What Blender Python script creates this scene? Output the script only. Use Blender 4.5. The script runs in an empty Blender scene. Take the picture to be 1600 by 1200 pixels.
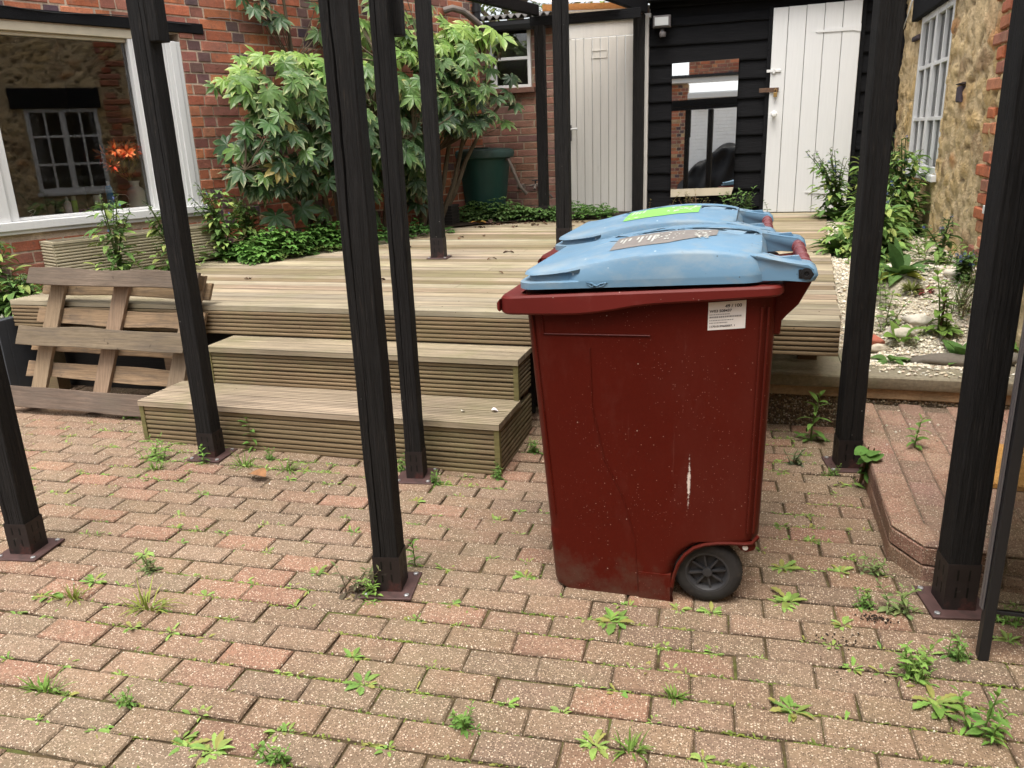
import bpy, bmesh, math, random
from mathutils import Vector, Matrix, noise
R = random.Random(7)
rad = math.radians
S = bpy.context.scene
COL = S.collection

# ---------------------------------------------------------------- camera, sky, sun, exposure
CAM_H = 1.38
cd = bpy.data.cameras.new('camera')
cam = bpy.data.objects.new('camera', cd)
COL.objects.link(cam)
cd.sensor_fit = 'HORIZONTAL'
cd.sensor_width = 36.0
cd.lens = 1240.55 / 1600 * 36
cd.clip_start = 0.05
cd.clip_end = 500
cam.matrix_world = Matrix(((0.958509, -0.04962, 0.280711, 0), (0.282684, 0.292419, -0.913554, 0),
                           (-0.036755, 0.955002, 0.294313, CAM_H), (0, 0, 0, 1)))
S.camera = cam
S.render.resolution_x, S.render.resolution_y = 1024, 768

SUN_EL, SUN_AZ = rad(70), rad(185)          # azimuth clockwise from +Y
w = bpy.data.worlds.new('World')
S.world = w
w.use_nodes = True
nt = w.node_tree
sky = nt.nodes.new('ShaderNodeTexSky')
sky.sky_type = 'NISHITA'
sky.sun_disc = False
sky.sun_elevation = SUN_EL
sky.sun_rotation = SUN_AZ
sky.dust_density = 5.0
sky.air_density = 1.0
sky.ozone_density = 0.6
bw = nt.nodes['Background']
hs = nt.nodes.new('ShaderNodeHueSaturation')      # an overcast sky is nearly neutral
hs.inputs['Saturation'].default_value = 0.28
nt.links.new(sky.outputs[0], hs.inputs['Color'])
nt.links.new(hs.outputs[0], bw.inputs[0])
bw.inputs[1].default_value = 0.15
sl = bpy.data.lights.new('sun', 'SUN')
sl.energy = 1.0
sl.angle = rad(35)
sl.color = (1.0, 0.94, 0.84)
so = bpy.data.objects.new('sun', sl)
COL.objects.link(so)
sd = Vector((math.sin(SUN_AZ) * math.cos(SUN_EL), math.cos(SUN_AZ) * math.cos(SUN_EL), math.sin(SUN_EL)))
so.rotation_euler = sd.to_track_quat('Z', 'Y').to_euler()
so.location = (0, 0, 12)
S.view_settings.view_transform = 'Standard'
S.view_settings.look = 'None'
S.view_settings.exposure = 1.2
S.view_settings.gamma = 1.0
S.view_settings.use_curve_mapping = False
S.cycles.max_bounces = 8
S.cycles.transparent_max_bounces = 16
S.cycles.caustics_reflective = False
S.cycles.caustics_refractive = False


# ---------------------------------------------------------------- materials
def mat(name, base=None, rough=0.8, spec=0.3, noise_=(), bump=(), specks=(), stains=(), metal=0.0, transl=0.0, coat=0.0):
    """base None = colour attribute Col.  noise_: (scale, stretch xyz, amount); specks: (scale, radius, colour, keep);
    stains: (scale, stretch, lo, hi, colour, strength); bump: (scale, stretch, strength, distance)"""
    m = bpy.data.materials.new(name)
    m.use_nodes = True
    t = m.node_tree
    N, L = t.nodes, t.links
    b = N['Principled BSDF']
    b.inputs['Roughness'].default_value = rough
    b.inputs['Specular IOR Level'].default_value = spec
    b.inputs['Metallic'].default_value = metal
    if coat:
        b.inputs['Coat Weight'].default_value = coat
    tc = N.new('ShaderNodeTexCoord')

    def coords(stretch):
        mp = N.new('ShaderNodeMapping')
        mp.inputs['Scale'].default_value = stretch
        L.new(tc.outputs['Object'], mp.inputs[0])
        return mp.outputs[0]
    if base is None:
        a = N.new('ShaderNodeAttribute')
        a.attribute_name = 'Col'
        col = a.outputs['Color']
    else:
        c = N.new('ShaderNodeRGB')
        c.outputs[0].default_value = (*base, 1)
        col = c.outputs[0]
    for sc, st, am in noise_:
        n = N.new('ShaderNodeTexNoise')
        n.inputs['Scale'].default_value = sc
        n.inputs['Detail'].default_value = 5
        n.inputs['Roughness'].default_value = 0.6
        L.new(coords(st), n.inputs['Vector'])
        r = N.new('ShaderNodeMapRange')
        r.inputs[1].default_value = 0.28
        r.inputs[2].default_value = 0.72
        r.inputs[3].default_value = 1 - am
        r.inputs[4].default_value = 1 + am
        L.new(n.outputs[0], r.inputs[0])
        v = N.new('ShaderNodeVectorMath')
        v.operation = 'SCALE'
        L.new(col, v.inputs[0])
        L.new(r.outputs[0], v.inputs['Scale'])
        col = v.outputs[0]
    for sc, st, lo, hi, c2, am in stains:
        n = N.new('ShaderNodeTexNoise')
        n.inputs['Scale'].default_value = sc
        n.inputs['Detail'].default_value = 6
        n.inputs['Roughness'].default_value = 0.65
        L.new(coords(st), n.inputs['Vector'])
        r = N.new('ShaderNodeMapRange')
        r.inputs[1].default_value = lo
        r.inputs[2].default_value = hi
        r.inputs[3].default_value = 0
        r.inputs[4].default_value = am
        L.new(n.outputs[0], r.inputs[0])
        x = N.new('ShaderNodeMixRGB')
        L.new(r.outputs[0], x.inputs[0])
        L.new(col, x.inputs[1])
        x.inputs[2].default_value = (*c2, 1)
        col = x.outputs[0]
    for sc, rd, c2, keep, *mask in specks:
        n = N.new('ShaderNodeTexVoronoi')
        n.inputs['Scale'].default_value = sc
        L.new(coords((1, 1, 1)), n.inputs['Vector'])
        lt = N.new('ShaderNodeMapRange')
        lt.inputs[1].default_value = rd
        lt.inputs[2].default_value = rd * 0.6
        lt.inputs[3].default_value = 0
        lt.inputs[4].default_value = 1
        L.new(n.outputs['Distance'], lt.inputs[0])
        sp = N.new('ShaderNodeSeparateColor')
        L.new(n.outputs['Color'], sp.inputs[0])
        g = N.new('ShaderNodeMath')
        g.operation = 'LESS_THAN'
        L.new(sp.outputs[0], g.inputs[0])
        g.inputs[1].default_value = keep
        mu = N.new('ShaderNodeMath')
        mu.operation = 'MULTIPLY'
        L.new(lt.outputs[0], mu.inputs[0])
        L.new(g.outputs[0], mu.inputs[1])
        if mask:
            nm_ = N.new('ShaderNodeTexNoise')
            nm_.inputs['Scale'].default_value = mask[0]
            nm_.inputs['Detail'].default_value = 4
            L.new(coords((1, 1, 1)), nm_.inputs['Vector'])
            rm_ = N.new('ShaderNodeMapRange')
            rm_.inputs[1].default_value, rm_.inputs[2].default_value = .47, .60
            L.new(nm_.outputs[0], rm_.inputs[0])
            m2 = N.new('ShaderNodeMath')
            m2.operation = 'MULTIPLY'
            L.new(mu.outputs[0], m2.inputs[0])
            L.new(rm_.outputs[0], m2.inputs[1])
            mu = m2
        x = N.new('ShaderNodeMixRGB')
        L.new(mu.outputs[0], x.inputs[0])
        L.new(col, x.inputs[1])
        x.inputs[2].default_value = (*c2, 1)
        col = x.outputs[0]
    L.new(col, b.inputs['Base Color'])
    prev = None
    for sc, st, stg, ds in bump:
        n = N.new('ShaderNodeTexNoise')
        n.inputs['Scale'].default_value = sc
        n.inputs['Detail'].default_value = 5
        n.inputs['Roughness'].default_value = 0.65
        L.new(coords(st), n.inputs['Vector'])
        bp = N.new('ShaderNodeBump')
        bp.inputs['Strength'].default_value = stg
        bp.inputs['Distance'].default_value = ds
        L.new(n.outputs[0], bp.inputs['Height'])
        if prev:
            L.new(prev, bp.inputs['Normal'])
        prev = bp.outputs[0]
    if prev:
        L.new(prev, b.inputs['Normal'])
    if transl:
        tr = N.new('ShaderNodeBsdfTranslucent')
        L.new(col, tr.inputs[0])
        mx = N.new('ShaderNodeMixShader')
        mx.inputs[0].default_value = transl
        L.new(b.outputs[0], mx.inputs[1])
        L.new(tr.outputs[0], mx.inputs[2])
        L.new(mx.outputs[0], N['Material Output'].inputs[0])
    m['final_col'] = 1
    return m


I1 = (1, 1, 1)
XG = (1.2, 26, 26)      # grain along X
ZG = (26, 26, 1.2)      # grain along Z
MT = {}
MT['paver'] = mat('paver', rough=0.82, spec=0.35, noise_=((3, I1, .16), (45, I1, .14), (260, I1, .25)),
                  stains=((1.6, I1, .48, .68, (.205, .165, .10), .65), (9, I1, .53, .70, (.135, .10, .06), .55), (26, I1, .62, .72, (.12, .12, .05), .35)),
                  specks=((190, .46, (.44, .33, .235), .55), (125, .34, (.62, .53, .41), .26), (210, .44, (.085, .055, .035), .45)),
                  bump=((160, I1, .5, .004), (30, I1, .35, .006)))
MT['joint'] = mat('joint', base=(.085, .062, .034), rough=1, spec=.1, noise_=((40, I1, .4), (6, I1, .3)),
                  stains=((5, I1, .52, .66, (.10, .13, .03), .8),), bump=((90, I1, .8, .006),))
MT['brick'] = mat('brick', rough=.92, spec=.2, noise_=((14, I1, .16), (120, I1, .2)),
                  stains=((18, I1, .56, .72, (.12, .085, .07), .65), (5, I1, .5, .72, (.17, .11, .085), .5), (7, I1, .62, .78, (.50, .40, .29), .35)),
                  bump=((70, I1, .6, .006), (16, I1, .4, .01)))
MT['stone'] = mat('stone', rough=.95, spec=.15, noise_=((9, I1, .16), (60, I1, .16)),
                  stains=((10, I1, .60, .66, (.2, .13, .075), .7), (30, I1, .62, .70, (.12, .085, .06), .7),
                          (4, I1, .56, .7, (.58, .37, .14), .5), (5, I1, .60, .7, (.72, .58, .38), .6)),
                  bump=((26, (1, 1, 1.4), 1.0, .03), (90, I1, .7, .008)))
MT['deckwood'] = mat('deckwood', rough=.85, spec=.25, noise_=((5, XG, .22), (1.3, (1, 1, 1), .12), (3, (.25, 5.5, 5.5), .34), (7, (.3, 6, 6), .16)),
                     stains=((1.1, (1, .8, 1), .5, .72, (.20, .19, .085), .5), (30, (.8, 10, 10), .66, .74, (.10, .07, .045), .6), (2.2, (1, 1, 1), .55, .7, (.17, .17, .07), .35)), specks=((26, .10, (.07, .05, .03), .2),),
                     bump=((9, XG, .3, .003),))
MT['planterwood'] = mat('planterwood', base=(.46, .40, .28), rough=.85, spec=.2, noise_=((2.5, I1, .12), (30, I1, .10)), stains=((5, I1, .58, .74, (.24, .22, .12), .5),))
MT['palletwood'] = mat('palletwood', rough=.9, spec=.2, noise_=((4, XG, .28), (16, (1.2, 30, 30), .2), (2.5, I1, .18)),
                       stains=((5, (.8, 7, 7), .48, .70, (.10, .082, .068), .75), (3, I1, .55, .7, (.13, .105, .08), .6), (14, I1, .66, .72, (.045, .03, .02), .85)),
                       bump=((8, XG, .5, .004),))
MT['palletwood_up'] = mat('palletwood_up', rough=.9, spec=.2, noise_=((4, (26, 3, 1.5), .28), (2.5, I1, .18)),
                          stains=((6, (8, 2, 1), .58, .75, (.13, .105, .085), .6), (16, I1, .72, .76, (.05, .035, .02), .8)),
                          bump=((8, (26, 3, 1.5), .5, .004),))
MT['blacktimber'] = mat('blacktimber', base=(.0145, .0135, .013), rough=.75, spec=.18, noise_=((5, ZG, .4),),
                        stains=((9, (10, 10, 1), .60, .78, (.060, .048, .036), .6), (16, (14, 14, .5), .62, .72, (.075, .062, .05), .5)),
                        specks=((34, .10, (.25, .24, .22), .06),),
                        bump=((8, ZG, .9, .007), (3, (20, 20, .6), .9, .016)))
MT['blackboard'] = mat('blackboard', base=(.008, .008, .009), rough=.75, spec=.12, noise_=((5, XG, .35),),
                       bump=((7, XG, .8, .008), (30, XG, .4, .003)))
MT['shoe'] = mat('shoe', rough=.55, spec=.3, noise_=((12, I1, .3),),
                 stains=((9, I1, .55, .68, (.11, .035, .028), .75), (30, I1, .62, .75, (.09, .085, .07), .5)), bump=((60, I1, .3, .002),))
MT['shoeplate'] = mat('shoeplate', base=(.075, .040, .036), rough=.6, spec=.4, noise_=((12, I1, .3),),
                      stains=((9, I1, .55, .68, (.03, .022, .02), .8),), bump=((60, I1, .3, .002),))
MT['steel'] = mat('steel', base=(.4, .4, .4), rough=.45, metal=.8)
MT['whitepaint'] = mat('whitepaint', base=(.68, .68, .67), rough=.5, spec=.4, noise_=((4, (20, 20, 1), .03),),
                       stains=((6, I1, .66, .82, (.5, .48, .43), .35),), bump=((6, ZG, .25, .003),))
MT['oldwhite'] = mat('oldwhite', base=(.64, .615, .57), rough=.65, spec=.3, noise_=((3, (12, 12, .8), .05),),
                     stains=((5, (6, 6, 1), .62, .85, (.35, .31, .25), .5), (18, (6, 6, 1), .75, .8, (.12, .10, .08), .7)), bump=((6, ZG, .25, .003),))
MT['beige'] = mat('beige', base=(.50, .44, .33), rough=.6, noise_=((8, I1, .1),))
MT['binbody'] = None
MT['blue'] = mat('blue', base=(.125, .235, .345), rough=.5, spec=.3, noise_=((3, I1, .08),),
                 stains=((4, (1, 2, 2), .50, .72, (.29, .33, .34), .65), (11, (1, 2, 2), .56, .7, (.24, .27, .27), .5), (45, I1, .66, .76, (.10, .12, .12), .6)),
                 specks=((40, .16, (.45, .52, .56), .07), (70, .2, (.07, .09, .10), .2, 3)), bump=((200, I1, .08, .001),))
MT['tyre'] = mat('tyre', base=(.022, .02, .019), rough=.8, noise_=((20, I1, .3),),
                 stains=((18, I1, .55, .75, (.07, .055, .045), .5),), bump=((120, I1, .4, .002),))
MT['hub'] = mat('hub', base=(.035, .034, .036), rough=.5, noise_=((30, I1, .3),), stains=((18, I1, .55, .75, (.10, .085, .075), .4),))
MT['paper'] = mat('paper', base=(.70, .66, .62), rough=.55, noise_=((10, I1, .06),))
MT['ink'] = mat('ink', base=(.04, .035, .035), rough=.7)
MT['greyink'] = mat('greyink', base=(.24, .22, .21), rough=.7)
MT['pinkpaper'] = mat('pinkpaper', base=(.66, .50, .47), rough=.6)
MT['greylabel'] = mat('greylabel', base=(.20, .18, .165), rough=.6, noise_=((40, I1, .12),), stains=((30, I1, .66, .74, (.5, .5, .48), .5),))
MT['fadedprint'] = mat('fadedprint', base=(.46, .46, .42), rough=.6, noise_=((60, I1, .3),))
MT['limelabel'] = mat('limelabel', base=(.20, .52, .10), rough=.6, noise_=((40, I1, .08),), stains=((22, I1, .66, .7, (.62, .74, .55), .8),))
MT['leaf'] = mat('leaf', rough=.42, spec=.45, noise_=((30, I1, .12),), transl=.22)
MT['softleaf'] = mat('softleaf', rough=.7, spec=.25, noise_=((40, I1, .15),), transl=.25)
MT['stem'] = mat('stem', base=(.13, .14, .045), rough=.7, noise_=((20, I1, .25),))
MT['bark'] = mat('bark', base=(.11, .085, .055), rough=.9, noise_=((20, (1, 1, .3), .3),), bump=((40, (1, 1, .3), .6, .006),))
MT['soil'] = mat('soil', base=(.05, .038, .026), rough=1, spec=.1, noise_=((25, I1, .4),), bump=((40, I1, 1, .02),))
MT['gravel'] = mat('gravel', rough=.9, spec=.25, noise_=((60, I1, .14),), bump=((90, I1, .4, .003),))
MT['gravelbed'] = mat('gravelbed', base=(.44, .39, .30), rough=1, noise_=((70, I1, .35), (5, I1, .2)), bump=((90, I1, 1, .012),))
MT['greenbutt'] = mat('greenbutt', base=(.012, .055, .045), rough=.5, spec=.4, noise_=((8, I1, .12),), stains=((9, (3, 3, 1), .6, .8, (.05, .09, .08), .5),))
MT['buttlid'] = mat('buttlid', base=(.04, .08, .072), rough=.65, noise_=((10, I1, .2),), stains=((7, I1, .5, .75, (.10, .12, .11), .5),))
MT['blackplastic'] = mat('blackplastic', base=(.014, .014, .015), rough=.45)
MT['darktrough'] = mat('darktrough', base=(.03, .027, .024), rough=.8, noise_=((9, XG, .3),))
MT['slate'] = mat('slate', base=(.05, .055, .062), rough=.75, noise_=((6, I1, .15),), bump=((30, I1, .3, .004),))
MT['coping'] = mat('coping', base=(.235, .205, .145), rough=.92, noise_=((5, I1, .2), (70, I1, .2)),
                   stains=((3, I1, .5, .68, (.15, .16, .075), .6), (14, I1, .62, .74, (.34, .3, .23), .5)), bump=((60, I1, .5, .006), (8, I1, .4, .012)))
MT['mortar'] = mat('mortar', base=(.34, .24, .14), rough=.95, noise_=((8, I1, .2), (60, I1, .2)), stains=((6, I1, .55, .7, (.2, .15, .09), .6),), bump=((50, I1, .5, .008),))
MT['pebbledash'] = mat('pebbledash', rough=.9, spec=.25, noise_=((40, I1, .2),))
MT['pebblebase'] = mat('pebblebase', base=(.11, .085, .055), rough=1, noise_=((60, I1, .35),), bump=((80, I1, 1, .01),))
MT['coir'] = mat('coir', base=(.50, .27, .085), rough=1, spec=.1, noise_=((160, I1, .3), (12, I1, .1)), bump=((220, I1, 1, .006),))
MT['timber'] = mat('timber', base=(.42, .19, .06), rough=.8, noise_=((5, XG, .2),))
MT['tarp'] = mat('tarp', base=(.006, .006, .007), rough=.55, spec=.2)
MT['whitewall'] = mat('whitewall', base=(.88, .88, .87), rough=.8, noise_=((6, I1, .04),), bump=((8, (1, 1, 4), .3, .01),))
MT['floral'] = mat('floral', rough=.7, transl=.15)
MT['glasswhite'] = mat('glasswhite', base=(.85, .85, .83), rough=.25, spec=.6)
MT['room'] = mat('room', base=(.13, .125, .11), rough=.9)
MT['litter'] = mat('litter', rough=.95, noise_=((60, I1, .3),))
MT['corrugated'] = mat('corrugated', base=(.16, .15, .14), rough=.9, noise_=((8, I1, .3),))
MT['copper'] = mat('copper', base=(.16, .13, .11), rough=.6, noise_=((20, I1, .2),))
MT['brass'] = mat('brass', base=(.42, .27, .1), rough=.4, metal=.8)
MT['rust'] = mat('rust', base=(.12, .07, .045), rough=.8, noise_=((50, I1, .4),))
MT['greystrip'] = mat('greystrip', base=(.11, .10, .10), rough=.3, spec=.5)
MT['lampglass'] = mat('lampglass', base=(.42, .43, .42), rough=.3, spec=.6)


def bin_material():
    m = mat('binbody', base=(.071, .0060, .0027), rough=.45, spec=.14, noise_=((3, I1, .08), (140, I1, .06)),
            stains=((2.2, (1, 1, .5), .5, .68, (.082, .014, .009), .6), (7, (1, 1, .35), .56, .78, (.125, .042, .032), .35), (30, (1.4, 1.4, .10), .66, .76, (.16, .06, .048), .5), (46, (1, 1, .06), .70, .76, (.38, .25, .2), .4)),
            specks=((110, .20, (.30, .15, .115), .16, 4), (170, .24, (.24, .10, .08), .2, 5), (34, .07, (.40, .28, .23), .08)), bump=((200, I1, .06, .001), (5, I1, .25, .01)))
    t = m.node_tree
    N, L = t.nodes, t.links
    b = N['Principled BSDF']
    col = b.inputs['Base Color'].links[0].from_socket
    tc = [n for n in N if n.type == 'TEX_COORD'][0]
    sp = N.new('ShaderNodeSeparateXYZ')
    L.new(tc.outputs['Object'], sp.inputs[0])

    def mth(op, a, bb):
        k = N.new('ShaderNodeMath')
        k.operation = op
        for i, q in enumerate((a, bb)):
            if isinstance(q, (int, float)):
                k.inputs[i].default_value = q
            else:
                L.new(q, k.inputs[i])
        return k.outputs[0]
    nz = N.new('ShaderNodeTexNoise')
    nz.inputs['Scale'].default_value = 13
    nz.inputs['Detail'].default_value = 8
    nz.inputs['Roughness'].default_value = .7
    L.new(tc.outputs['Object'], nz.inputs['Vector'])
    n2 = N.new('ShaderNodeTexNoise')
    n2.inputs['Scale'].default_value = 85
    n2.inputs['Detail'].default_value = 6
    n2.inputs['Roughness'].default_value = .8
    L.new(tc.outputs['Object'], n2.inputs['Vector'])
    # dried mud on the foot of the bin
    low = N.new('ShaderNodeMapRange')
    low.inputs[1].default_value, low.inputs[2].default_value = .34, -.12
    L.new(sp.outputs[2], low.inputs[0])
    mud = mth('MULTIPLY', low.outputs[0], nz.outputs[0])
    mr = N.new('ShaderNodeMapRange')
    mr.inputs[1].default_value, mr.inputs[2].default_value, mr.inputs[4].default_value = .23, .42, .75
    L.new(mud, mr.inputs[0])
    x = N.new('ShaderNodeMixRGB')
    L.new(mr.outputs[0], x.inputs[0])
    L.new(col, x.inputs[1])
    x.inputs[2].default_value = (.085, .05, .035, 1)
    # one white paint scuff running down the near side
    dx = mth('ABSOLUTE', mth('SUBTRACT', sp.outputs[0], mth('ADD', -.147, mth('MULTIPLY', nz.outputs[0], .012))), 0)
    wd = N.new('ShaderNodeMapRange')
    wd.inputs[1].default_value, wd.inputs[2].default_value = .013, .0
    L.new(dx, wd.inputs[0])
    dz = mth('ABSOLUTE', mth('SUBTRACT', sp.outputs[2], .40), 0)
    ht = N.new('ShaderNodeMapRange')
    ht.inputs[1].default_value, ht.inputs[2].default_value = .23, .0
    L.new(dz, ht.inputs[0])
    sc = mth('MULTIPLY', mth('MULTIPLY', wd.outputs[0], ht.outputs[0]), n2.outputs[0])
    scr = N.new('ShaderNodeMapRange')
    scr.inputs[1].default_value, scr.inputs[2].default_value = .30, .42
    L.new(sc, scr.inputs[0])
    near = mth('LESS_THAN', sp.outputs[1], 2.3)
    y = N.new('ShaderNodeMixRGB')
    L.new(mth('MULTIPLY', scr.outputs[0], near), y.inputs[0])
    L.new(x.outputs[0], y.inputs[1])
    y.inputs[2].default_value = (.62, .52, .46, 1)
    L.new(y.outputs[0], b.inputs['Base Color'])
    return m


MT['binbody'] = bin_material()
MT['binrim'] = mat('binrim', base=(.115, .013, .010), rough=.5, spec=.2, noise_=((5, I1, .12),),
                   stains=((9, (1, 1, .6), .56, .8, (.20, .085, .075), .4),), specks=((70, .13, (.4, .28, .24), .15),))
MT['bar'] = mat('bar', base=(.17, .045, .05), rough=.45, spec=.4, noise_=((12, I1, .15),))


def glass_mat(name, tint, ior):
    m = bpy.data.materials.new(name)
    m.use_nodes = True
    t = m.node_tree
    N, L = t.nodes, t.links
    N.remove(N['Principled BSDF'])
    tr = N.new('ShaderNodeBsdfTransparent')
    tr.inputs[0].default_value = (*tint, 1)
    gl = N.new('ShaderNodeBsdfGlossy')
    gl.inputs['Roughness'].default_value = 0.01
    fr = N.new('ShaderNodeFresnel')
    fr.inputs[0].default_value = ior
    mx = N.new('ShaderNodeMixShader')
    L.new(fr.outputs[0], mx.inputs[0])
    L.new(tr.outputs[0], mx.inputs[1])
    L.new(gl.outputs[0], mx.inputs[2])
    L.new(mx.outputs[0], N['Material Output'].inputs[0])
    return m


MT['glass'] = glass_mat('glass', (.98, .98, .98), 1.72)
MT['dustyglass'] = glass_mat('dustyglass', (.62, .62, .58), 1.5)
mm = bpy.data.materials.new('mirrorglass')
mm.use_nodes = True
mb_ = mm.node_tree.nodes['Principled BSDF']
mb_.inputs['Metallic'].default_value = 1
mb_.inputs['Roughness'].default_value = 0.015
mb_.inputs['Base Color'].default_value = (.86, .87, .85, 1)
MT['mirror'] = mm
pm = bpy.data.materials.new('roofsheet')
pm.use_nodes = True
_b = pm.node_tree.nodes['Principled BSDF']
_t = pm.node_tree.nodes.new('ShaderNodeBsdfTranslucent')
_t.inputs[0].default_value = (.93, .88, .86, 1)
_x = pm.node_tree.nodes.new('ShaderNodeMixShader')
_x.inputs[0].default_value = .8
_b.inputs['Base Color'].default_value = (.85, .8, .78, 1)
pm.node_tree.links.new(_b.outputs[0], _x.inputs[1])
pm.node_tree.links.new(_t.outputs[0], _x.inputs[2])
pm.node_tree.links.new(_x.outputs[0], pm.node_tree.nodes['Material Output'].inputs[0])
MT['sheet'] = pm


# ---------------------------------------------------------------- mesh builder
class MB:
    def __init__(self):
        self.v, self.f, self.c = [], [], []

    def face(self, pts, c=(1, 1, 1)):
        i = len(self.v)
        self.v += [tuple(p) for p in pts]
        self.f.append(tuple(range(i, i + len(pts))))
        self.c.append(c)

    def mesh(self, vs, fs, c=(1, 1, 1)):
        i = len(self.v)
        self.v += [tuple(p) for p in vs]
        for k, q in enumerate(fs):
            self.f.append(tuple(i + a for a in q))
            self.c.append(c[k] if isinstance(c, list) else c)

    def hexa(self, p, c=(1, 1, 1)):
        """8 points: bottom ring 0-3, top ring 4-7 (counter-clockwise from outside above)"""
        self.mesh(p, [(3, 2, 1, 0), (4, 5, 6, 7), (0, 1, 5, 4), (1, 2, 6, 5), (2, 3, 7, 6), (3, 0, 4, 7)], c)

    def box(self, x0, x1, y0, y1, z0, z1, c=(1, 1, 1), T=None):
        p = [(x0, y0, z0), (x1, y0, z0), (x1, y1, z0), (x0, y1, z0), (x0, y0, z1), (x1, y0, z1), (x1, y1, z1), (x0, y1, z1)]
        if T:
            p = [T(*q) for q in p]
        self.hexa(p, c)

    def cbox(self, x0, x1, y0, y1, z0, z1, ch, c=(1, 1, 1), T=None, jit=0):
        """box whose top (z1) is chamfered"""
        j = lambda: R.uniform(-jit, jit)
        p = [(x0, y0, z0), (x1, y0, z0), (x1, y1, z0), (x0, y1, z0),
             (x0 + j(), y0 + j(), z1 - ch), (x1 + j(), y0 + j(), z1 - ch), (x1 + j(), y1 + j(), z1 - ch), (x0 + j(), y1 + j(), z1 - ch)]
        p += [(p[4][0] + ch, p[4][1] + ch, z1), (p[5][0] - ch, p[5][1] + ch, z1), (p[6][0] - ch, p[6][1] - ch, z1), (p[7][0] + ch, p[7][1] - ch, z1)]
        if T:
            p = [T(*q) for q in p]
        self.mesh(p, [(0, 1, 5, 4), (1, 2, 6, 5), (2, 3, 7, 6), (3, 0, 4, 7), (4, 5, 9, 8), (5, 6, 10, 9), (6, 7, 11, 10), (7, 4, 8, 11), (8, 9, 10, 11)], c)

    def loft(self, rings, c=(1, 1, 1), closed=True, cap0=True, cap1=True):
        n = len(rings[0])
        vs = [p for r in rings for p in r]
        fs = []
        for k in range(len(rings) - 1):
            for i in range(n if closed else n - 1):
                a, b = k * n + i, k * n + (i + 1) % n
                fs.append((a, b, b + n, a + n))
        if cap0:
            fs.append(tuple(reversed(range(n))))
        if cap1:
            fs.append(tuple(range((len(rings) - 1) * n, len(rings) * n)))
        self.mesh(vs, fs, c)

    def tube(self, pts, r, n=8, c=(1, 1, 1), caps=True):
        pts = [Vector(p) for p in pts]
        rs = r if isinstance(r, (list, tuple)) else [r] * len(pts)
        rings = []
        up = Vector((0, 0, 1))
        for i, p in enumerate(pts):
            d = (pts[min(i + 1, len(pts) - 1)] - pts[max(i - 1, 0)])
            d = d.normalized() if d.length > 1e-9 else Vector((0, 0, 1))
            a = d.cross(up)
            if a.length < 1e-3:
                a = d.cross(Vector((1, 0, 0)))
            a.normalize()
            b = d.cross(a)
            rings.append([p + (a * math.cos(t) + b * math.sin(t)) * rs[i] for t in (2 * math.pi * k / n for k in range(n))])
        self.loft(rings, c, True, caps, caps)

    def lathe(self, prof, o, axis='z', n=24, c=(1, 1, 1), caps=True):
        rings = []
        for rr_, h in prof:
            ring = []
            for k in range(n):
                t = 2 * math.pi * k / n
                a, b = rr_ * math.cos(t), rr_ * math.sin(t)
                if axis == 'z':
                    ring.append((o[0] + a, o[1] + b, o[2] + h))
                elif axis == 'y':
                    ring.append((o[0] + a, o[1] + h, o[2] + b))
                else:
                    ring.append((o[0] + h, o[1] + a, o[2] + b))
            rings.append(ring)
        self.loft(rings, c, True, caps, caps)

    def prism(self, poly, t0, t1, axis='y', c=(1, 1, 1)):
        def P(a, b, t):
            return {'y': (a, t, b), 'x': (t, a, b), 'z': (a, b, t)}[axis]
        self.loft([[P(a, b, t0) for a, b in poly], [P(a, b, t1) for a, b in poly]], c)

    def build(self, name, m, parent=None, smooth=False, bevel=0, world=True, seg=2, angle=35):
        me = bpy.data.meshes.new(name)
        me.from_pydata(self.v, [], self.f)
        at = me.color_attributes.new('Col', 'FLOAT_COLOR', 'CORNER')
        buf = []
        for q, c in zip(self.f, self.c):
            if isinstance(c[0], (tuple, list)):
                for k in c:
                    buf += [k[0], k[1], k[2], 1.0]
            else:
                buf += [c[0], c[1], c[2], 1.0] * len(q)
        at.data.foreach_set('color', buf)
        bm = bmesh.new()
        bm.from_mesh(me)
        bmesh.ops.recalc_face_normals(bm, faces=bm.faces)
        bm.to_mesh(me)
        bm.free()
        if smooth:
            me.polygons.foreach_set('use_smooth', [True] * len(me.polygons))
            try:
                me.set_sharp_from_angle(angle=rad(angle))
            except Exception:
                pass
        me.materials.append(MT[m] if isinstance(m, str) else m)
        o = bpy.data.objects.new(name, me)
        COL.objects.link(o)
        if parent:
            o.parent = parent
            if world and parent.type == 'EMPTY':
                o.matrix_parent_inverse = (Matrix.Translation(parent.location) @ parent.rotation_euler.to_matrix().to_4x4()).inverted()
        if bevel:
            b = o.modifiers.new('bevel', 'BEVEL')
            b.width = bevel
            b.segments = seg
            b.limit_method = 'ANGLE'
            b.angle_limit = rad(40)
        return o


def thing(name, label, cat, loc=(0, 0, 0), rz=0, group=None):
    o = bpy.data.objects.new(name, None)
    COL.objects.link(o)
    o.location = loc
    o.rotation_euler = (0, 0, rz)
    o.empty_display_size = .1
    return tag(o, label, cat, group)


def tag(o, label, cat, group=None, kind=None):
    o['label'] = label
    o['category'] = cat
    if group:
        o['group'] = group
    if kind:
        o['kind'] = kind
    return o


def struct(o):
    o['kind'] = 'structure'
    return o


def stuff(o, label, cat):
    o['kind'] = 'stuff'
    o['label'] = label
    o['category'] = cat
    return o


def vary(c, a, r=None):
    k = 1 + (r or R).uniform(-a, a)
    return tuple(max(0, x * k * (1 + (r or R).uniform(-a, a) * .25)) for x in c)


def lerp(a, b, t):
    return a + (b - a) * t


def mixc(a, b, t):
    return tuple(lerp(x, y, t) for x, y in zip(a, b))


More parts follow.
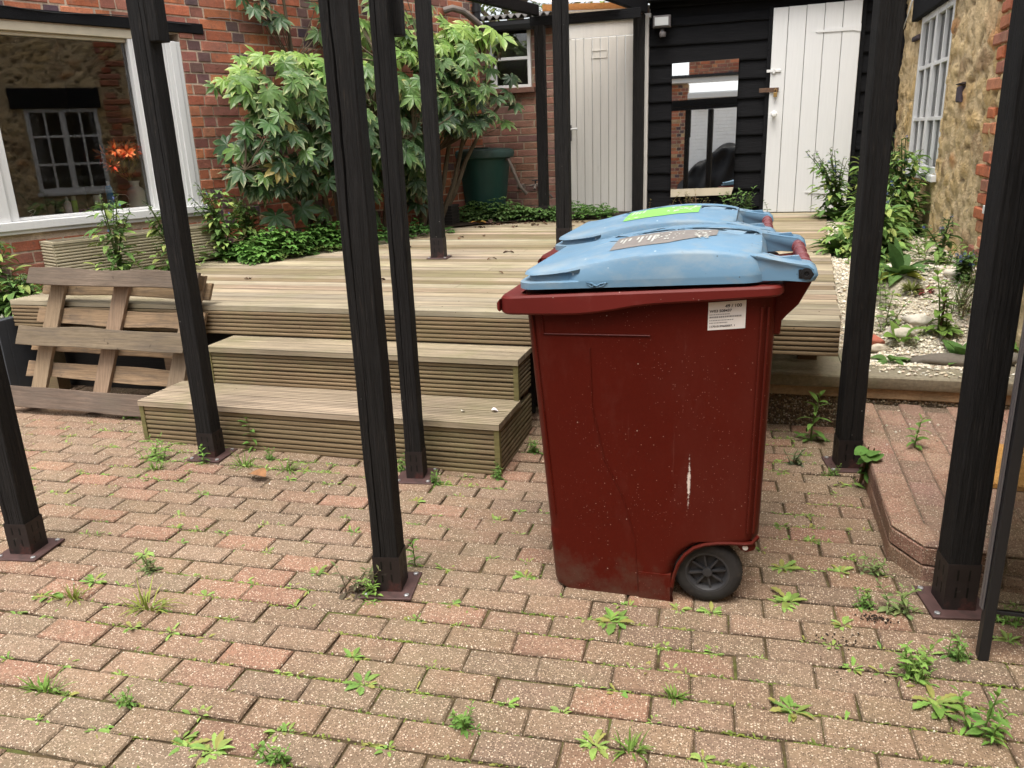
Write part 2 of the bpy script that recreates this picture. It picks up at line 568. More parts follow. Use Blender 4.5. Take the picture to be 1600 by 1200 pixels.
def smooth01(t):
    t = max(0, min(1, t))
    return t * t * (3 - 2 * t)


# the slanted line of the left brick building: s runs along the wall, n out of it
WA = rad(22.669)
WO = Vector((-3.822, 6.0, 0))
WD = Vector((math.sin(WA), math.cos(WA), 0))
WN = Vector((math.cos(WA), -math.sin(WA), 0))


def wall(s, n, z):
    return WO + WD * s + WN * n + Vector((0, 0, z))


def deck_right(y):
    return lerp(.385, .68, (y - 3.6) / 5.0)


def deck_left(y):
    return max(-4.2, -3.822 + .4177 * (y - 6) + .04)


# ---------------------------------------------------------------- ground
g = MB()
g.face([(-40, -40, -.062), (40, -40, -.062), (40, 40, -.062), (-40, 40, -.062)])
struct(g.build('ground', 'soil'))

ST = [(.485, 3.87), (.485, 2.60), (.56, 2.47), (1.235, 2.43), (1.235, 3.87)]     # raised brick step outline


def inside(x, y, poly):
    r = False
    for i in range(len(poly)):
        (x1, y1), (x2, y2) = poly[i - 1], poly[i]
        if (y1 > y) != (y2 > y) and x < (x2 - x1) * (y - y1) / (y2 - y1) + x1:
            r = not r
    return r


PALS = [(.235, .155, .098), (.215, .143, .092), (.245, .16, .105), (.23, .132, .086), (.225, .155, .105), (.19, .132, .09), (.29, .145, .095)]


def ground_z(x, y):
    """gentle lie of the old paving, with a dip at the foot of the steps"""
    return .012 * noise.noise((x * .9, y * .9, 3)) - .034 * math.exp(-((x + .95) ** 2 / .55 + (y - 3.0) ** 2 / .30))


def pavers(mb, x0, x1, y0, y1, ang, top, keep, L=.2035, W=.1015, rnd=R):
    ca, sa = math.cos(ang), math.sin(ang)
    nrow = int((y1 - y0) / W) + 8
    ncol = int((x1 - x0) / L) + 2
    for j in range(-4, nrow):
        off = (j % 2) * L / 2 + rnd.uniform(-.012, .012)
        wob = rnd.uniform(-.002, .002)
        for i in range(-1, ncol):
            u, v = x0 + i * L + off, y0 + j * W + wob
            cx, cy = u + L / 2, v + W / 2
            px, py = cx * ca - cy * sa, cx * sa + cy * ca
            if not keep(px, py):
                continue
            a = ang + rnd.gauss(0, .009)
            c2, s2 = math.cos(a), math.sin(a)
            tx, ty = rnd.gauss(0, .0035), rnd.gauss(0, .006)
            dz = rnd.gauss(0, .0013) + ground_z(px, py)
            hx, hy = L / 2 - rnd.uniform(.0016, .0036), W / 2 - rnd.uniform(.0026, .0048)
            tone = noise.noise((px * .7, py * .7, 11)) * .16
            c = mixc(rnd.choice(PALS), (.22, .147, .095), .35)
            c = tuple(k * (1 + tone) for k in vary(c, .09, rnd))

            def T(x, y, z, px=px, py=py, c2=c2, s2=s2, tx=tx, ty=ty, dz=dz):
                return (px + x * c2 - y * s2, py + x * s2 + y * c2, top + z + dz + x * tx + y * ty)
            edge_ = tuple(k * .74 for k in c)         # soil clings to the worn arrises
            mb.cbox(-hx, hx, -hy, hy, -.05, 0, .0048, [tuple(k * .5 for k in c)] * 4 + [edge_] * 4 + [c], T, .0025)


pv = MB()
rp = random.Random(3)


def keep_ground(x, y):
    if y > 3.93 or y < -1.2 or x < -4.9 or x > 2.2:
        return False
    if inside(x, y, [(.61, 3.95), (.61, 2.70), (.66, 2.62), (1.3, 2.58), (1.3, 3.95)]):
        return False
    if abs(x) > 1.6 + y * 1.1 and y < 1.0:
        return False
    return True


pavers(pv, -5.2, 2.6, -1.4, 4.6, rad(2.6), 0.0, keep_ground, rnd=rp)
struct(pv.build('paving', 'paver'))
jb = MB()
nx, ny = 120, 90
vs = []
for j in range(ny + 1):
    for i in range(nx + 1):
        x, y = lerp(-5.2, 2.4, i / nx), lerp(-1.4, 3.95, j / ny)
        vs.append((x, y, -.0085 + .0055 * noise.noise((x * 7, y * 7, 1)) + ground_z(x, y)))
jb.mesh(vs, [(j * (nx + 1) + i, j * (nx + 1) + i + 1, (j + 1) * (nx + 1) + i + 1, (j + 1) * (nx + 1) + i) for j in range(ny) for i in range(nx)])
struct(jb.build('paving_joint', 'joint', smooth=True))

# raised brick step at the right
st = thing('brick_step', 'low red brick paved step with a cut corner at the right', 'step', (.85, 3.1, 0))
m = MB()
m.prism([(x + (.012 if x < 1 else 0), y + (.012 if y < 2.7 else 0)) for x, y in ST], -.05, .124, 'z', (.14, .10, .07))
rs = random.Random(5)
SH = [(.30, .17, .12), (.26, .155, .115), (.33, .2, .14)]
# edging course of pavers along the left and the front edge, then courses along Y
edge = [((.485, 3.87), (.485, 2.60)), ((.485, 2.60), (.56, 2.47)), ((.56, 2.47), (1.235, 2.43))]
for (a, b) in edge:
    a, b = Vector((*a, 0)), Vector((*b, 0))
    d = (b - a)
    ln = d.length
    d.normalize()
    nrm = Vector((-d.y, d.x, 0))
    k = max(1, round(ln / .205))
    for q in range(k):
        s0, s1 = ln * q / k + .002, ln * (q + 1) / k - .002
        T = lambda x, y, z, a=a, d=d, nrm=nrm: a + d * x + nrm * y + Vector((0, 0, z))
        m.cbox(s0, s1, 0, .1, .122, .132 + rs.uniform(-.001, .001), .005, vary(rs.choice(SH), .12, rs), T, .002)
        for (z0, z1, o) in ((-.02, .056, .4), (.062, .118, 0)):
            T2 = lambda x, y, z, a=a, d=d, nrm=nrm: a + d * x - nrm * z + Vector((0, 0, y))
            m.cbox(s0, s1, z0, z1, -.02, .002 + rs.uniform(-.002, .001), .004, vary(rs.choice(SH), .14, rs), T2, .002)
for i in range(8):
    for j in range(8):
        x0, y0 = .590 + i * .101, 2.36 + j * .203 + (i % 2) * .1
        if inside(x0 + .05, y0 + .1, [(.58, 3.88), (.58, 2.52), (1.24, 2.50), (1.24, 3.88)]) and y0 > 2.5 and y0 + .2 < 3.9:
            m.cbox(x0 + .002, x0 + .099, y0 + .002, y0 + .201, .1, .131 + rs.uniform(-.0015, .001), .005, vary(rs.choice(SH), .14, rs), None, .002)
m.build('brick_courses', 'paver', st)

# doormat
dm = MB()
dm.cbox(0, .62, 0, .42, 0, .022, .006)
o = dm.build('doormat', 'coir')
o.location = (.850, 2.955, .134)
o.rotation_euler = (0, 0, rad(-8))
tag(o, 'ginger coir doormat lying on the brick step', 'doormat')


# ---------------------------------------------------------------- decking
DW = [(.30, .243, .168), (.335, .28, .20), (.225, .165, .095), (.31, .255, .175), (.28, .24, .175), (.21, .165, .10)]


def ribbed(mb, o, u, v, n, L, W, th, ribs, c, depth=.005):
    """board: length along u, width along v, ribbed face towards n"""
    o, u, v, n = Vector(o), Vector(u), Vector(v), Vector(n)
    p = W / ribs
    prof = [(0, -th)]
    for k in range(ribs):
        a = k * p
        q_ = min(.0028, p * .2)
        prof += [(a + q_ * .5, -depth), (a + q_, -.0022), (a + p * .3, -.0004), (a + p * .5, 0), (a + p * .7, -.0004), (a + p - q_, -.0022), (a + p - q_ * .5, -depth)]
    prof += [(W, -th)]
    rings = [[o + u * t + v * a + n * b for a, b in prof] for t in (0, L)]
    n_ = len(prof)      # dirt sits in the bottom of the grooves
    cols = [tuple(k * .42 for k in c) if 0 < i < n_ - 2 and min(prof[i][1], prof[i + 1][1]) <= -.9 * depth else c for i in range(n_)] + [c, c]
    mb.loft(rings, cols)


dk = thing('wooden_deck', 'large raised deck of grooved pale boards', 'deck', (-1.8, 6.0, .58))
m = MB()
rd = random.Random(11)
y = 3.602
k = 0
while y < 8.5:
    W = .1145
    xl, xr = deck_left(y + .06), deck_right(y)
    if y > 7.88:
        xl = -1.98
    c = vary(rd.choice(DW[:2] + DW[3:5] + DW[5:]), .15, rd)
    z = .580 + rd.uniform(-.0015, .0015)
    cut = rd.choice([None, -1.62, -.4, -2.7])
    spans = [(xl, xr + rd.uniform(-.01, .01))]
    if cut and xl < cut < xr:
        spans = [(xl, cut - .0015), (cut + .0015, xr)]
    for a, b in spans:
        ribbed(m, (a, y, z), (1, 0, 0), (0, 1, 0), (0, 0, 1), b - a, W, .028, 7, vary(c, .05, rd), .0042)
    y += .1235
    k += 1
m.build('deck_boards', 'deckwood', dk)
m = MB()
for (x0, x1) in ((-4.2, -1.9), (-1.897, .385)):
    ribbed(m, (x0, 3.600, .420), (1, 0, 0), (0, 0, 1), (0, -1, 0), x1 - x0, .131, .028, 6, vary(DW[2], .06, rd), .009)
m.build('fascia', 'deckwood', dk)
m = MB()
for x in (-4.1, -3.2, -2.2, -1.15, .25):
    m.box(x, x + .09, 3.64 if x < 0 else 4.1, 3.73 if x < 0 else 4.19, 0.0, .415, vary((.16, .10, .065), .1))
    for yy in (5.2, 7.0, 8.3):
        m.box(x, x + .09, yy, yy + .09, 0, .54, vary((.16, .10, .065), .1))
for yy in (3.64, 4.2, 4.8, 5.4, 6.0, 6.6, 7.2, 7.8):
    m.box(deck_left(yy) + .1, deck_right(yy) - .04, yy, yy + .045, .43, .549, (.16, .10, .065))
m.build('joist', 'deckwood', dk)
m = MB()
m.box(-4.15, -1.05, 3.80, 3.83, .0, .42, (.03, .025, .02))  # added dark sheet, stands in for the shade under the deck
m.build('void_shade_board', 'darktrough', dk)
db = MB()
db.face([(-4.6, 3.95, .004), (.5, 3.95, .004), (.7, 8.7, .004), (-2.8, 8.7, .004)])
struct(db.build('ground_under_deck', 'soil'))

sp = thing('wooden_steps', 'two wide grooved timber steps leading up to the deck', 'steps', (-1.95, 3.3, 0))
X0, X1 = -2.88, -1.008
Z1, Z2 = .213, .413
G = (.25, .24, .11)
for nm, yf, yb, z0, z1, x0 in (('lower', 3.055, 3.375, -.055, Z1, X0), ('upper', 3.375, 3.62, Z1, Z2, X0 + .19)):
    m = MB()
    d = yb - yf + .03
    nb = 2 if d > .3 else 2
    for q in range(nb):
        w_ = d / nb
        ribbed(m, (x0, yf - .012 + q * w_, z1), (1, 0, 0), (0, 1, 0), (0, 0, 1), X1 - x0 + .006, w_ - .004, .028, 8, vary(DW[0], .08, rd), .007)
    m.build('tread', 'deckwood', sp)
    m = MB()
    hh = (z1 - .03) - z0
    nb = 2
    for q in range(nb):
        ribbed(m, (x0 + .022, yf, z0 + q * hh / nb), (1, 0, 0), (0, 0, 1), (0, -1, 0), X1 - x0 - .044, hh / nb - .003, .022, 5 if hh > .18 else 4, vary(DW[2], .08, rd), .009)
    m.build('riser', 'deckwood', sp)
    for xs_, sg in ((X1, 1), (x0, -1)):
        m = MB()
        for q in range(nb):
            ribbed(m, (xs_, yf + .022, z0 + q * hh / nb), (0, 1, 0), (0, 0, 1), (sg, 0, 0), 3.60 - yf - .022, hh / nb - .003, .022, 5 if hh > .18 else 4, vary(DW[5], .08, rd), .009)
        m.build('side_cladding', 'deckwood', sp)
    for xx in (x0 - .003, X1 - .021):
        m = MB()
        m.box(xx, xx + .024, yf - .004, yf + .021, z0, z1 - .031, vary((.17, .15, .06), .1))
        m.build('corner_trim', 'deckwood', sp)


# ---------------------------------------------------------------- brick walls
OLD = [(.40, .135, .07), (.35, .115, .068), (.43, .155, .08), (.31, .125, .09), (.27, .11, .085), (.36, .145, .10), (.48, .19, .10)]
BLUE = [(.13, .085, .09), (.11, .075, .085), (.17, .10, .095)]
NEWB = [(.24, .12, .085), (.27, .135, .095), (.22, .11, .082), (.26, .15, .115), (.30, .155, .115), (.20, .11, .092)]
PATCH = [(.42, .30, .17), (.38, .25, .15)]


def brickwork(mb, T, s0, s1, z0, z1, holes=(), LS=.222, LH=.108, H=.077, J=.0095, mortar=(.52, .41, .31), pal=OLD, blue=.42, flemish=True, rnd=None, rough=.004, thick=.22, proud=.006, patch=0.0):
    rnd = rnd or R
    # mortar slab, split round the holes
    zs = sorted({z0, z1, *[h[2] for h in holes], *[h[3] for h in holes]})
    for a, b in zip(zs, zs[1:]):
        segs = [(s0, s1)]
        for h in holes:
            if h[2] < b - 1e-6 and h[3] > a + 1e-6:
                segs = [q for (p, r) in segs for q in ((p, min(r, h[0])), (max(p, h[1]), r)) if q[1] - q[0] > 1e-4]
        for p, r in segs:
            mb.hexa([T(p, -thick, a), T(r, -thick, a), T(r, 0, a), T(p, 0, a), T(p, -thick, b), T(r, -thick, b), T(r, 0, b), T(p, 0, b)], mortar)
    nrow = int((z1 - z0) / H) + 1
    for j in range(nrow):
        za, zb = z0 + j * H, z0 + (j + 1) * H - J
        if zb > z1:
            break
        s = s0 - rnd.uniform(0, .05) - (.165 if j % 2 else 0)
        i = j % 2
        while s < s1:
            L = LS if (not flemish or i % 2 == 0) else LH
            hdr = flemish and i % 2 == 1
            a, b = max(s, s0), min(s + L - J, s1)
            s += L + rnd.uniform(-.002, .002)
            i += 1
            parts = [(a, b)]
            for h in holes:
                if h[2] < zb and h[3] > za:
                    parts = [q for (p, r) in parts for q in ((p, min(r, h[0] - .004)), (max(p, h[1] + .004), r)) if q[1] - q[0] > .02]
            for p, r in parts:
                if r - p < .02:
                    continue
                if hdr and rnd.random() < blue:
                    c = vary(rnd.choice(BLUE), .25, rnd)
                elif patch and z0 + j * H < .95 and rnd.random() < patch:
                    c = vary(rnd.choice(PATCH), .2, rnd)
                else:
                    c = vary(rnd.choice(pal), .2, rnd)
                o_ = proud + rnd.uniform(-rough, rough)
                jt = lambda: rnd.uniform(-rough, rough)
                ch = .004
                v = [T(p + jt(), -.002, za + jt() * .7), T(r + jt(), -.002, za + jt() * .7), T(r + jt(), -.002, zb + jt() * .7), T(p + jt(), -.002, zb + jt() * .7)]
                f = [T(p + ch + jt() * .5, o_ + jt() * .3, za + ch), T(r - ch + jt() * .5, o_ + jt() * .3, za + ch), T(r - ch + jt() * .5, o_ + jt() * .3, zb - ch), T(p + ch + jt() * .5, o_ + jt() * .3, zb - ch)]
                mb.mesh(v + f, [(0, 1, 5, 4), (1, 2, 6, 5), (2, 3, 7, 6), (3, 0, 4, 7), (4, 5, 6, 7)], c)


bh = thing('brick_house', 'old orange red brick house wall with scattered blue headers and a big white window', 'house', tuple(wall(0, 0, 0)))
m = MB()
WIN = (-2.62, -.70, .915, 2.205)
brickwork(m, wall, -3.4, 2.62, .02, 3.6, [WIN], rnd=random.Random(21), patch=.12)
m.build('wall', 'brick', bh)
# corner return of the house (hidden behind the shrub, seen from the side)
# window
m = MB()
fr = []


def wbox(mb, s0, s1, n0, n1, z0, z1, c=(1, 1, 1)):
    mb.hexa([wall(s0, n1, z0), wall(s1, n1, z0), wall(s1, n0, z0), wall(s0, n0, z0), wall(s0, n1, z1), wall(s1, n1, z1), wall(s1, n0, z1), wall(s0, n0, z1)], c)


wbox(m, -2.62, -2.50, -.10, .004, .985, 2.15)
wbox(m, -2.16, -2.005, -.10, -.004, .985, 2.15)
wbox(m, -2.135, -2.06, -.004, .010, .985, 2.15)
wbox(m, -1.085, -.975, -.10, -.004, .985, 2.15)
wbox(m, -1.060, -1.01, -.004, .010, .985, 2.15)
wbox(m, -.815, -.700, -.10, .004, .985, 2.15)
wbox(m, -.785, -.735, .004, .014, .985, 2.15)
wbox(m, -.835, -.815, -.09, -.01, .985, 2.15)
wbox(m, -.975, -.957, -.09, -.01, .985, 2.15)
wbox(m, -.957, -.835, -.08, -.03, 1.55, 1.59)
wbox(m, -2.5, -.815, -.095, -.07, .9855, 1.0)
wn = m.build('window', 'whitepaint', bh, bevel=.004)
m = MB()
wbox(m, -2.5, -.815, -.10, .0, 2.15, 2.205)
wbox(m, -2.0, -1.09, -.09, -.025, 2.125, 2.15)
m.build('head', 'beige', wn, bevel=.004)
m = MB()
wbox(m, -2.70, -.655, -.10, .045, .93, .985)
wbox(m, -2.70, -.655, -.02, .03, .905, .93)
wbox(m, -2.005, -1.085, -.09, -.02, .985, 1.005)
m.build('sill', 'whitepaint', wn, bevel=.005)
m = MB()
wbox(m, -2.505, -.7, -.45, -.10, .955, .985)
m.build('inner_sill', 'whitepaint', wn)
for a, b in ((-2.5, -2.16), (-2.005, -1.085), (-.957, -.835)):
    m = MB()
    wbox(m, a + .002, b - .002, -.060, -.055, 1.0, 2.15)
    m.build('pane', 'glass', wn)
m = MB()
wbox(m, -2.9, -.50, -.05, .018, 2.212, 2.285)
m.build('lintel', 'blackboard', bh, bevel=.006)
m = MB()
for k in range(1):
    pts = [wall(-2.9 + q * .1, .02 + .004 * math.sin(q * 1.7), 2.292 - .02 * math.sin(q * .35) ** 2) for q in range(24)]
    m.tube(pts, .0035, 5)
m.build('cable', 'blackplastic', bh)
m = MB()
pts = [wall(-.45 + q * .1, .016, 2.33 + .012 * math.sin(q * .9) - .0012 * q) for q in range(10)]
m.tube(pts, .003, 5)
m.build('cable', 'greystrip', bh)
m = MB()   # dark room behind the glass
rm = lambda s0, s1, n0, n1, z0, z1: wbox(m, s0, s1, n0, n1, z0, z1)
rm(-3.2, -.3, -3.0, -2.95, .1, 2.6)
rm(-3.3, -3.2, -3.0, -.24, .1, 2.6)
rm(-.3, -.2, -3.0, -.24, .1, 2.6)
rm(-3.3, -.2, -3.0, -.24, 2.6, 2.65)
rm(-3.3, -.2, -3.0, -.24, .05, .1)
m.build('room', 'room', bh)

# black downpipe and grey elbow pipe at the far end of the house wall
m = MB()
m.tube([wall(2.55, .06, 3.5), wall(2.55, .06, 2.55)], .04, 12)
m.lathe([(.05, 0), (.05, .05)], tuple(wall(2.55, .06, 2.62)), n=12)
tag(m.build('drainpipe', 'blackplastic', smooth=True), 'black drainpipe at the far end of the brick house wall', 'pipe')
m = MB()
m.tube([wall(2.1, .03, 2.60), wall(2.16, .09, 2.62), wall(2.28, .12, 2.60), wall(2.45, .13, 2.52), wall(2.6, .13, 2.44)], .032, 10)
tag(m.build('waste_pipe', 'copper', smooth=True), 'grey elbow waste pipe poking out above the shrub', 'pipe')

# things on the inner sill
IS = .985


def onsill(s, n=-.12):
    p = wall(s, n, IS)
    return (p.x, p.y, p.z)


def bottle(s, label, body, cap, prof, capprof, bc, cc, n=-.12):
    t = thing('bottle', label, 'bottle', onsill(s, n))
    mb = MB()
    mb.lathe(prof, onsill(s, n), n=14, c=bc)
    mb.build('bottle_body', 'floral', t, smooth=True)
    mb = MB()
    mb.lathe(capprof, onsill(s, n), n=12, c=cc)
    mb.build('cap', 'floral', t, smooth=True)


bottle(-1.645, 'small white pump bottle on the window sill beside a green one', 0, 0, [(.022, 0), (.022, .085), (.012, .1)], [(.010, .1), (.010, .118), (.004, .13)], (.85, .78, .88), (.9, .9, .9))
bottle(-1.59, 'small green bottle on the window sill', 0, 0, [(.018, 0), (.018, .1)], [(.015, .1), (.015, .13)], (.32, .65, .08), (.5, .55, .42), -.14)
bottle(-1.44, 'white capped jar bottle on the window sill, left of the blue can', 0, 0, [(.021, 0), (.021, .055)], [(.024, .055), (.024, .125)], (.3, .42, .36), (.9, .92, .88))
bottle(-1.345, 'tall bright blue spray can on the window sill', 0, 0, [(.025, 0)] + [(.025 - .002 * (k % 2), .012 * k) for k in range(1, 15)] + [(.014, .185)], [(.012, .185), (.012, .215)], (.03, .36, .85), (.75, .75, .75))
m = MB()
rq = random.Random(9)
for k in range(26):
    a = rq.uniform(0, 6.28)
    q = wall(-1.51 + rq.uniform(-.05, .05), -.16 + rq.uniform(-.02, .02), IS + rq.uniform(0, .02))
    m.face([q, q + Vector((.02 * math.cos(a), .02 * math.sin(a), .012)), q + Vector((.02 * math.cos(a + 1.4), .02 * math.sin(a + 1.4), .02))], (.35, .12, .5))
tag(m.build('ribbon_bow', 'floral'), 'crumpled purple ribbon bow on the window sill', 'ribbon')
m = MB()
m.lathe([(.02, 0), (.03, .012), (.026, .03), (.01, .036)], onsill(-1.475, -.13), n=14, c=(.7, .7, .7))
tag(m.build('cotton_pad', 'floral', smooth=True), 'small white rounded pot beside the purple ribbon', 'pot')
m = MB()
P = lambda a, b: wall(-1.26 + a, -.12, IS + .012 + b)
m.tube([P(.15, .07), P(.05, .07), P(.03, .1), P(-.02, .105), P(-.05, .08), P(-.045, .05), P(-.03, .03), P(-.035, .0), P(.02, 0.0), P(.025, .03), P(.15, .035)], .004, 6)
m.tube([P(.06, .065), P(.09, .065), P(.075, .05), P(.09, .045), P(.085, .035), P(.06, .035)], .003, 6)
tag(m.build('wire_ornament', 'whitepaint', smooth=True), 'white key shaped wire ornament on the window sill by the vase', 'ornament')
m = MB()
P = lambda a, b: wall(-1.87 + a, -.12, IS + .008 + b)
m.tube([P(-.03, .045), P(.0, .055), P(.012, .045), P(-.025, .0), P(.03, .002)], .003, 6)
m.tube([P(-.035, .045), P(-.01, .03), P(-.04, .003)], .003, 6)
tag(m.build('wire_hook', 'whitepaint', smooth=True), 'twisted white wire at the left end of the window sill', 'wire')

vz = thing('flower_vase', 'white glass vase of orange flowers in the window corner', 'vase', onsill(-1.15, -.125))
m = MB()
m.lathe([(.055, 0), (.06, .02), (.06, .13), (.05, .15), (.03, .165), (.03, .185), (.04, .205)], onsill(-1.15, -.125), n=20)
m.build('vase_body', 'glasswhite', vz, smooth=True)
m = MB()
ms = MB()
heads = [(-1.34, -.2, 1.38, .075), (-1.315, -.16, 1.31, .06), (-1.24, -.2, 1.42, .07), (-1.17, -.19, 1.43, .065), (-1.20, -.14, 1.39, .065), (-1.12, -.18, 1.40, .06), (-1.28, -.15, 1.41, .06)]
for hs, hn, hz, hr in heads:
    c0 = wall(hs, hn + .085, hz)
    ms.tube([wall(-1.15, -.17, 1.18), wall((hs - 1.15) / 2, hn, (hz + 1.17) / 2), c0], .004, 5, (.18, .2, .05))
    for k in range(40):
        d = Vector((rq.gauss(0, 1), rq.gauss(0, 1), rq.gauss(0, 1))).normalized()
        e = d.cross(Vector((rq.gauss(0, 1), rq.gauss(0, 1), rq.gauss(0, 1)))).normalized() * hr * .17
        col = vary(rq.choice([(.85, .17, .05), (.9, .25, .07), (.75, .10, .04), (.9, .36, .14)]), .2, rq)
        m.face([c0 + d * hr * .15 - e * .5, c0 + d * hr * .6 - e, c0 + d * hr * 1.05, c0 + d * hr * .6 + e], col)
for k in range(46):
    c0 = wall(-1.18 + rq.uniform(-.09, .09), -.17 + rq.uniform(-.05, .05), 1.22 + rq.uniform(-.01, .13))
    d = Vector((rq.gauss(0, .6), rq.gauss(0, .6), rq.uniform(.1, 1))).normalized() * .07
    e = d.cross(Vector((rq.gauss(0, 1), rq.gauss(0, 1), rq.gauss(0, 1)))).normalized() * .016
    ms.face([c0, c0 + d * .5 - e, c0 + d, c0 + d * .5 + e], vary((.40, .38, .15), .3, rq))
m.build('flower_heads', 'floral', vz)
ms.build('flower_leaves', 'floral', vz)

# ---------------------------------------------------------------- outbuilding at the back: brick wall, window, door, roof
YB = 8.65
ob = thing('outbuilding', 'low brown brick outbuilding with a small white window and corrugated roof', 'outbuilding', (-2.5, YB, 0))
m = MB()
brickwork(m, lambda s, n, z: Vector((s, YB - n, z)), -3.6, -1.912, .3, 2.52, [(-2.76, -2.31, 1.875, 2.50)], LS=.225, H=.075, pal=NEWB, blue=0, flemish=False, mortar=(.30, .245, .18), rnd=random.Random(31), rough=.0015, proud=.004)
brickwork(m, lambda s, n, z: Vector((s, YB - n, z)), -1.912, -1.09, 2.49, 2.6, [], pal=NEWB, blue=0, flemish=False, mortar=(.30, .245, .18), rnd=random.Random(32))
m.build('wall', 'brick', ob)
m = MB()
for a in ((-2.76, -2.725, 1.90, 2.5), (-2.345, -2.31, 1.90, 2.5), (-2.725, -2.345, 2.465, 2.5), (-2.725, -2.345, 1.90, 1.93), (-2.725, -2.345, 2.175, 2.205)):
    m.box(a[0], a[1], YB - .03, YB + .04, a[2], a[3])
m.box(-2.725, -2.69, YB - .02, YB + .02, 1.93, 2.175)
wo = m.build('window', 'whitepaint', ob, bevel=.003)
m = MB()
m.box(-2.724, -2.346, YB + .004, YB + .008, 1.93, 2.465)
m.build('pane', 'glass', wo)
m = MB()
m.box(-2.80, -2.27, YB - .06, YB + .02, 1.845, 1.90, (.15, .08, .06))
m.build('sill', 'brick', wo, bevel=.006)
m = MB()
m.box(-2.9, -2.2, YB + .25, YB + .3, 1.7, 2.6)
m.build('room', 'room', ob)
m = MB()
n = 120
vs, fs = [], []
for i in range(n + 1):
    x = lerp(-3.6, -2.0, i / n)
    zz = .018 * math.cos(x * 2 * math.pi / .076)
    vs += [(x, YB - .16, 2.585 + zz), (x, YB + 2.5, 2.95 + zz), (x, YB - .16, 2.575 + zz), (x, YB + 2.5, 2.94 + zz)]
    if i:
        a = (i - 1) * 4
        fs += [(a, a + 4, a + 5, a + 1), (a + 2, a + 3, a + 7, a + 6), (a, a + 2, a + 6, a + 4)]
m.mesh(vs, fs)
m.build('roof', 'corrugated', ob, smooth=True)
m = MB()
m.prism([(YB - .17, 2.50), (YB - .16, 2.46), (YB - .12, 2.445), (YB - .07, 2.46), (YB - .06, 2.535), (YB - .17, 2.535)], -3.6, -2.0, 'x')
m.build('gutter', 'blackplastic', ob)

# old cream door
dr = thing('plank_door', 'old cream boarded door with a white handle on the left', 'door', (-1.57, 8.6, .59))
m = MB()
xs = [-1.905 + i * (.675 / 8) for i in range(9)]
rv = random.Random(2)
for a, b in zip(xs, xs[1:]):
    m.cbox(a + .0025, b - .0025, .605, 2.33, 0, .018 + rv.uniform(0, .002), .004, (1, 1, 1), lambda x, y, z: (x, 8.6 - z, y))
m.box(-1.905, -1.23, 8.585, 8.61, 2.335, 2.47)
m.box(-1.905, -1.865, 8.578, 8.5835, .61, 2.33)
for q in ((-1.66, -1.50, 2.135, 2.14), (-1.66, -1.50, 2.205, 2.21), (-1.662, -1.655, 2.135, 2.21), (-1.505, -1.498, 2.135, 2.21)):
    m.box(q[0], q[1], 8.576, 8.583, q[2], q[3])
m.build('boards', 'oldwhite', dr)
m = MB()
m.box(-1.899, -1.872, 8.570, 8.578, 1.34, 1.50)
h = m.build('handle', 'greystrip', dr, bevel=.002)
m = MB()
m.tube([(-1.885, 8.57, 1.455), (-1.885, 8.53, 1.455), (-1.80, 8.525, 1.462)], .010, 8)
m.build('lever', 'whitepaint', h, smooth=True)
m = MB()
m.box(-1.912, -1.06, 8.56, 8.63, 2.475, 2.515)
m.build('lintel', 'whitepaint', dr, bevel=.003)

# ---------------------------------------------------------------- black boarded shed with white door
sh = thing('black_shed', 'black weatherboarded shed with overlapping rough planks', 'shed', (.1, 8.6, .58))
m = MB()
rv = random.Random(17)
z = .46
SX0, SX1 = -1.075, 1.262
while z < 2.9:
    for (a, b) in ((SX0, .068), (.89, SX1)) if z < 2.45 else ((SX0, SX1),):
        n = max(2, int((b - a) / .05))
        vs, fs = [], []
        top = min(z + .19, 2.46) if (z < 2.45 < z + .19) else z + .19
        for i in range(n + 1):
            x = lerp(a, b, i / n)
            wv = .007 * noise.noise((x * 2.2, z * 5, 2)) + .003 * noise.noise((x * 9, z * 5, 4))
            vs += [(x, 8.578, z + wv), (x, 8.575 + .004 * noise.noise((x * 5, z, 1)), z + .012 + wv), (x, 8.600, top), (x, 8.63, top), (x, 8.63, z + wv)]
            if i:
                p = (i - 1) * 5
                for q in range(5):
                    fs.append((p + q, p + (q + 1) % 5, p + 5 + (q + 1) % 5, p + 5 + q))
        fs += [(0, 1, 2, 3, 4), tuple(n * 5 + q for q in range(5))]
        m.mesh(vs, fs)
    z += .1745
m.build('weatherboards', 'blackboard', sh)
m = MB()
m.box(SX0, SX1, 8.632, 8.7, .3, 2.95)
m.build('backing', 'blackboard', sh)
m = MB()
m.box(-1.125, -1.078, 8.545, 8.64, .5, 2.49)
m.build('trim', 'oldwhite', sh, bevel=.003)
m = MB()
m.box(.050, .085, 8.556, 8.62, .57, 2.485)
m.box(.87, .905, 8.556, 8.62, .57, 2.485)
m.build('door_frame', 'blackboard', sh, bevel=.003)
m = MB()
m.box(-1.2, 1.30, 8.42, 8.56, 2.60, 2.72)
m.box(-1.2, 1.30, 8.50, 8.9, 2.72, 2.90)
m.build('fascia', 'blackboard', sh, bevel=.006)

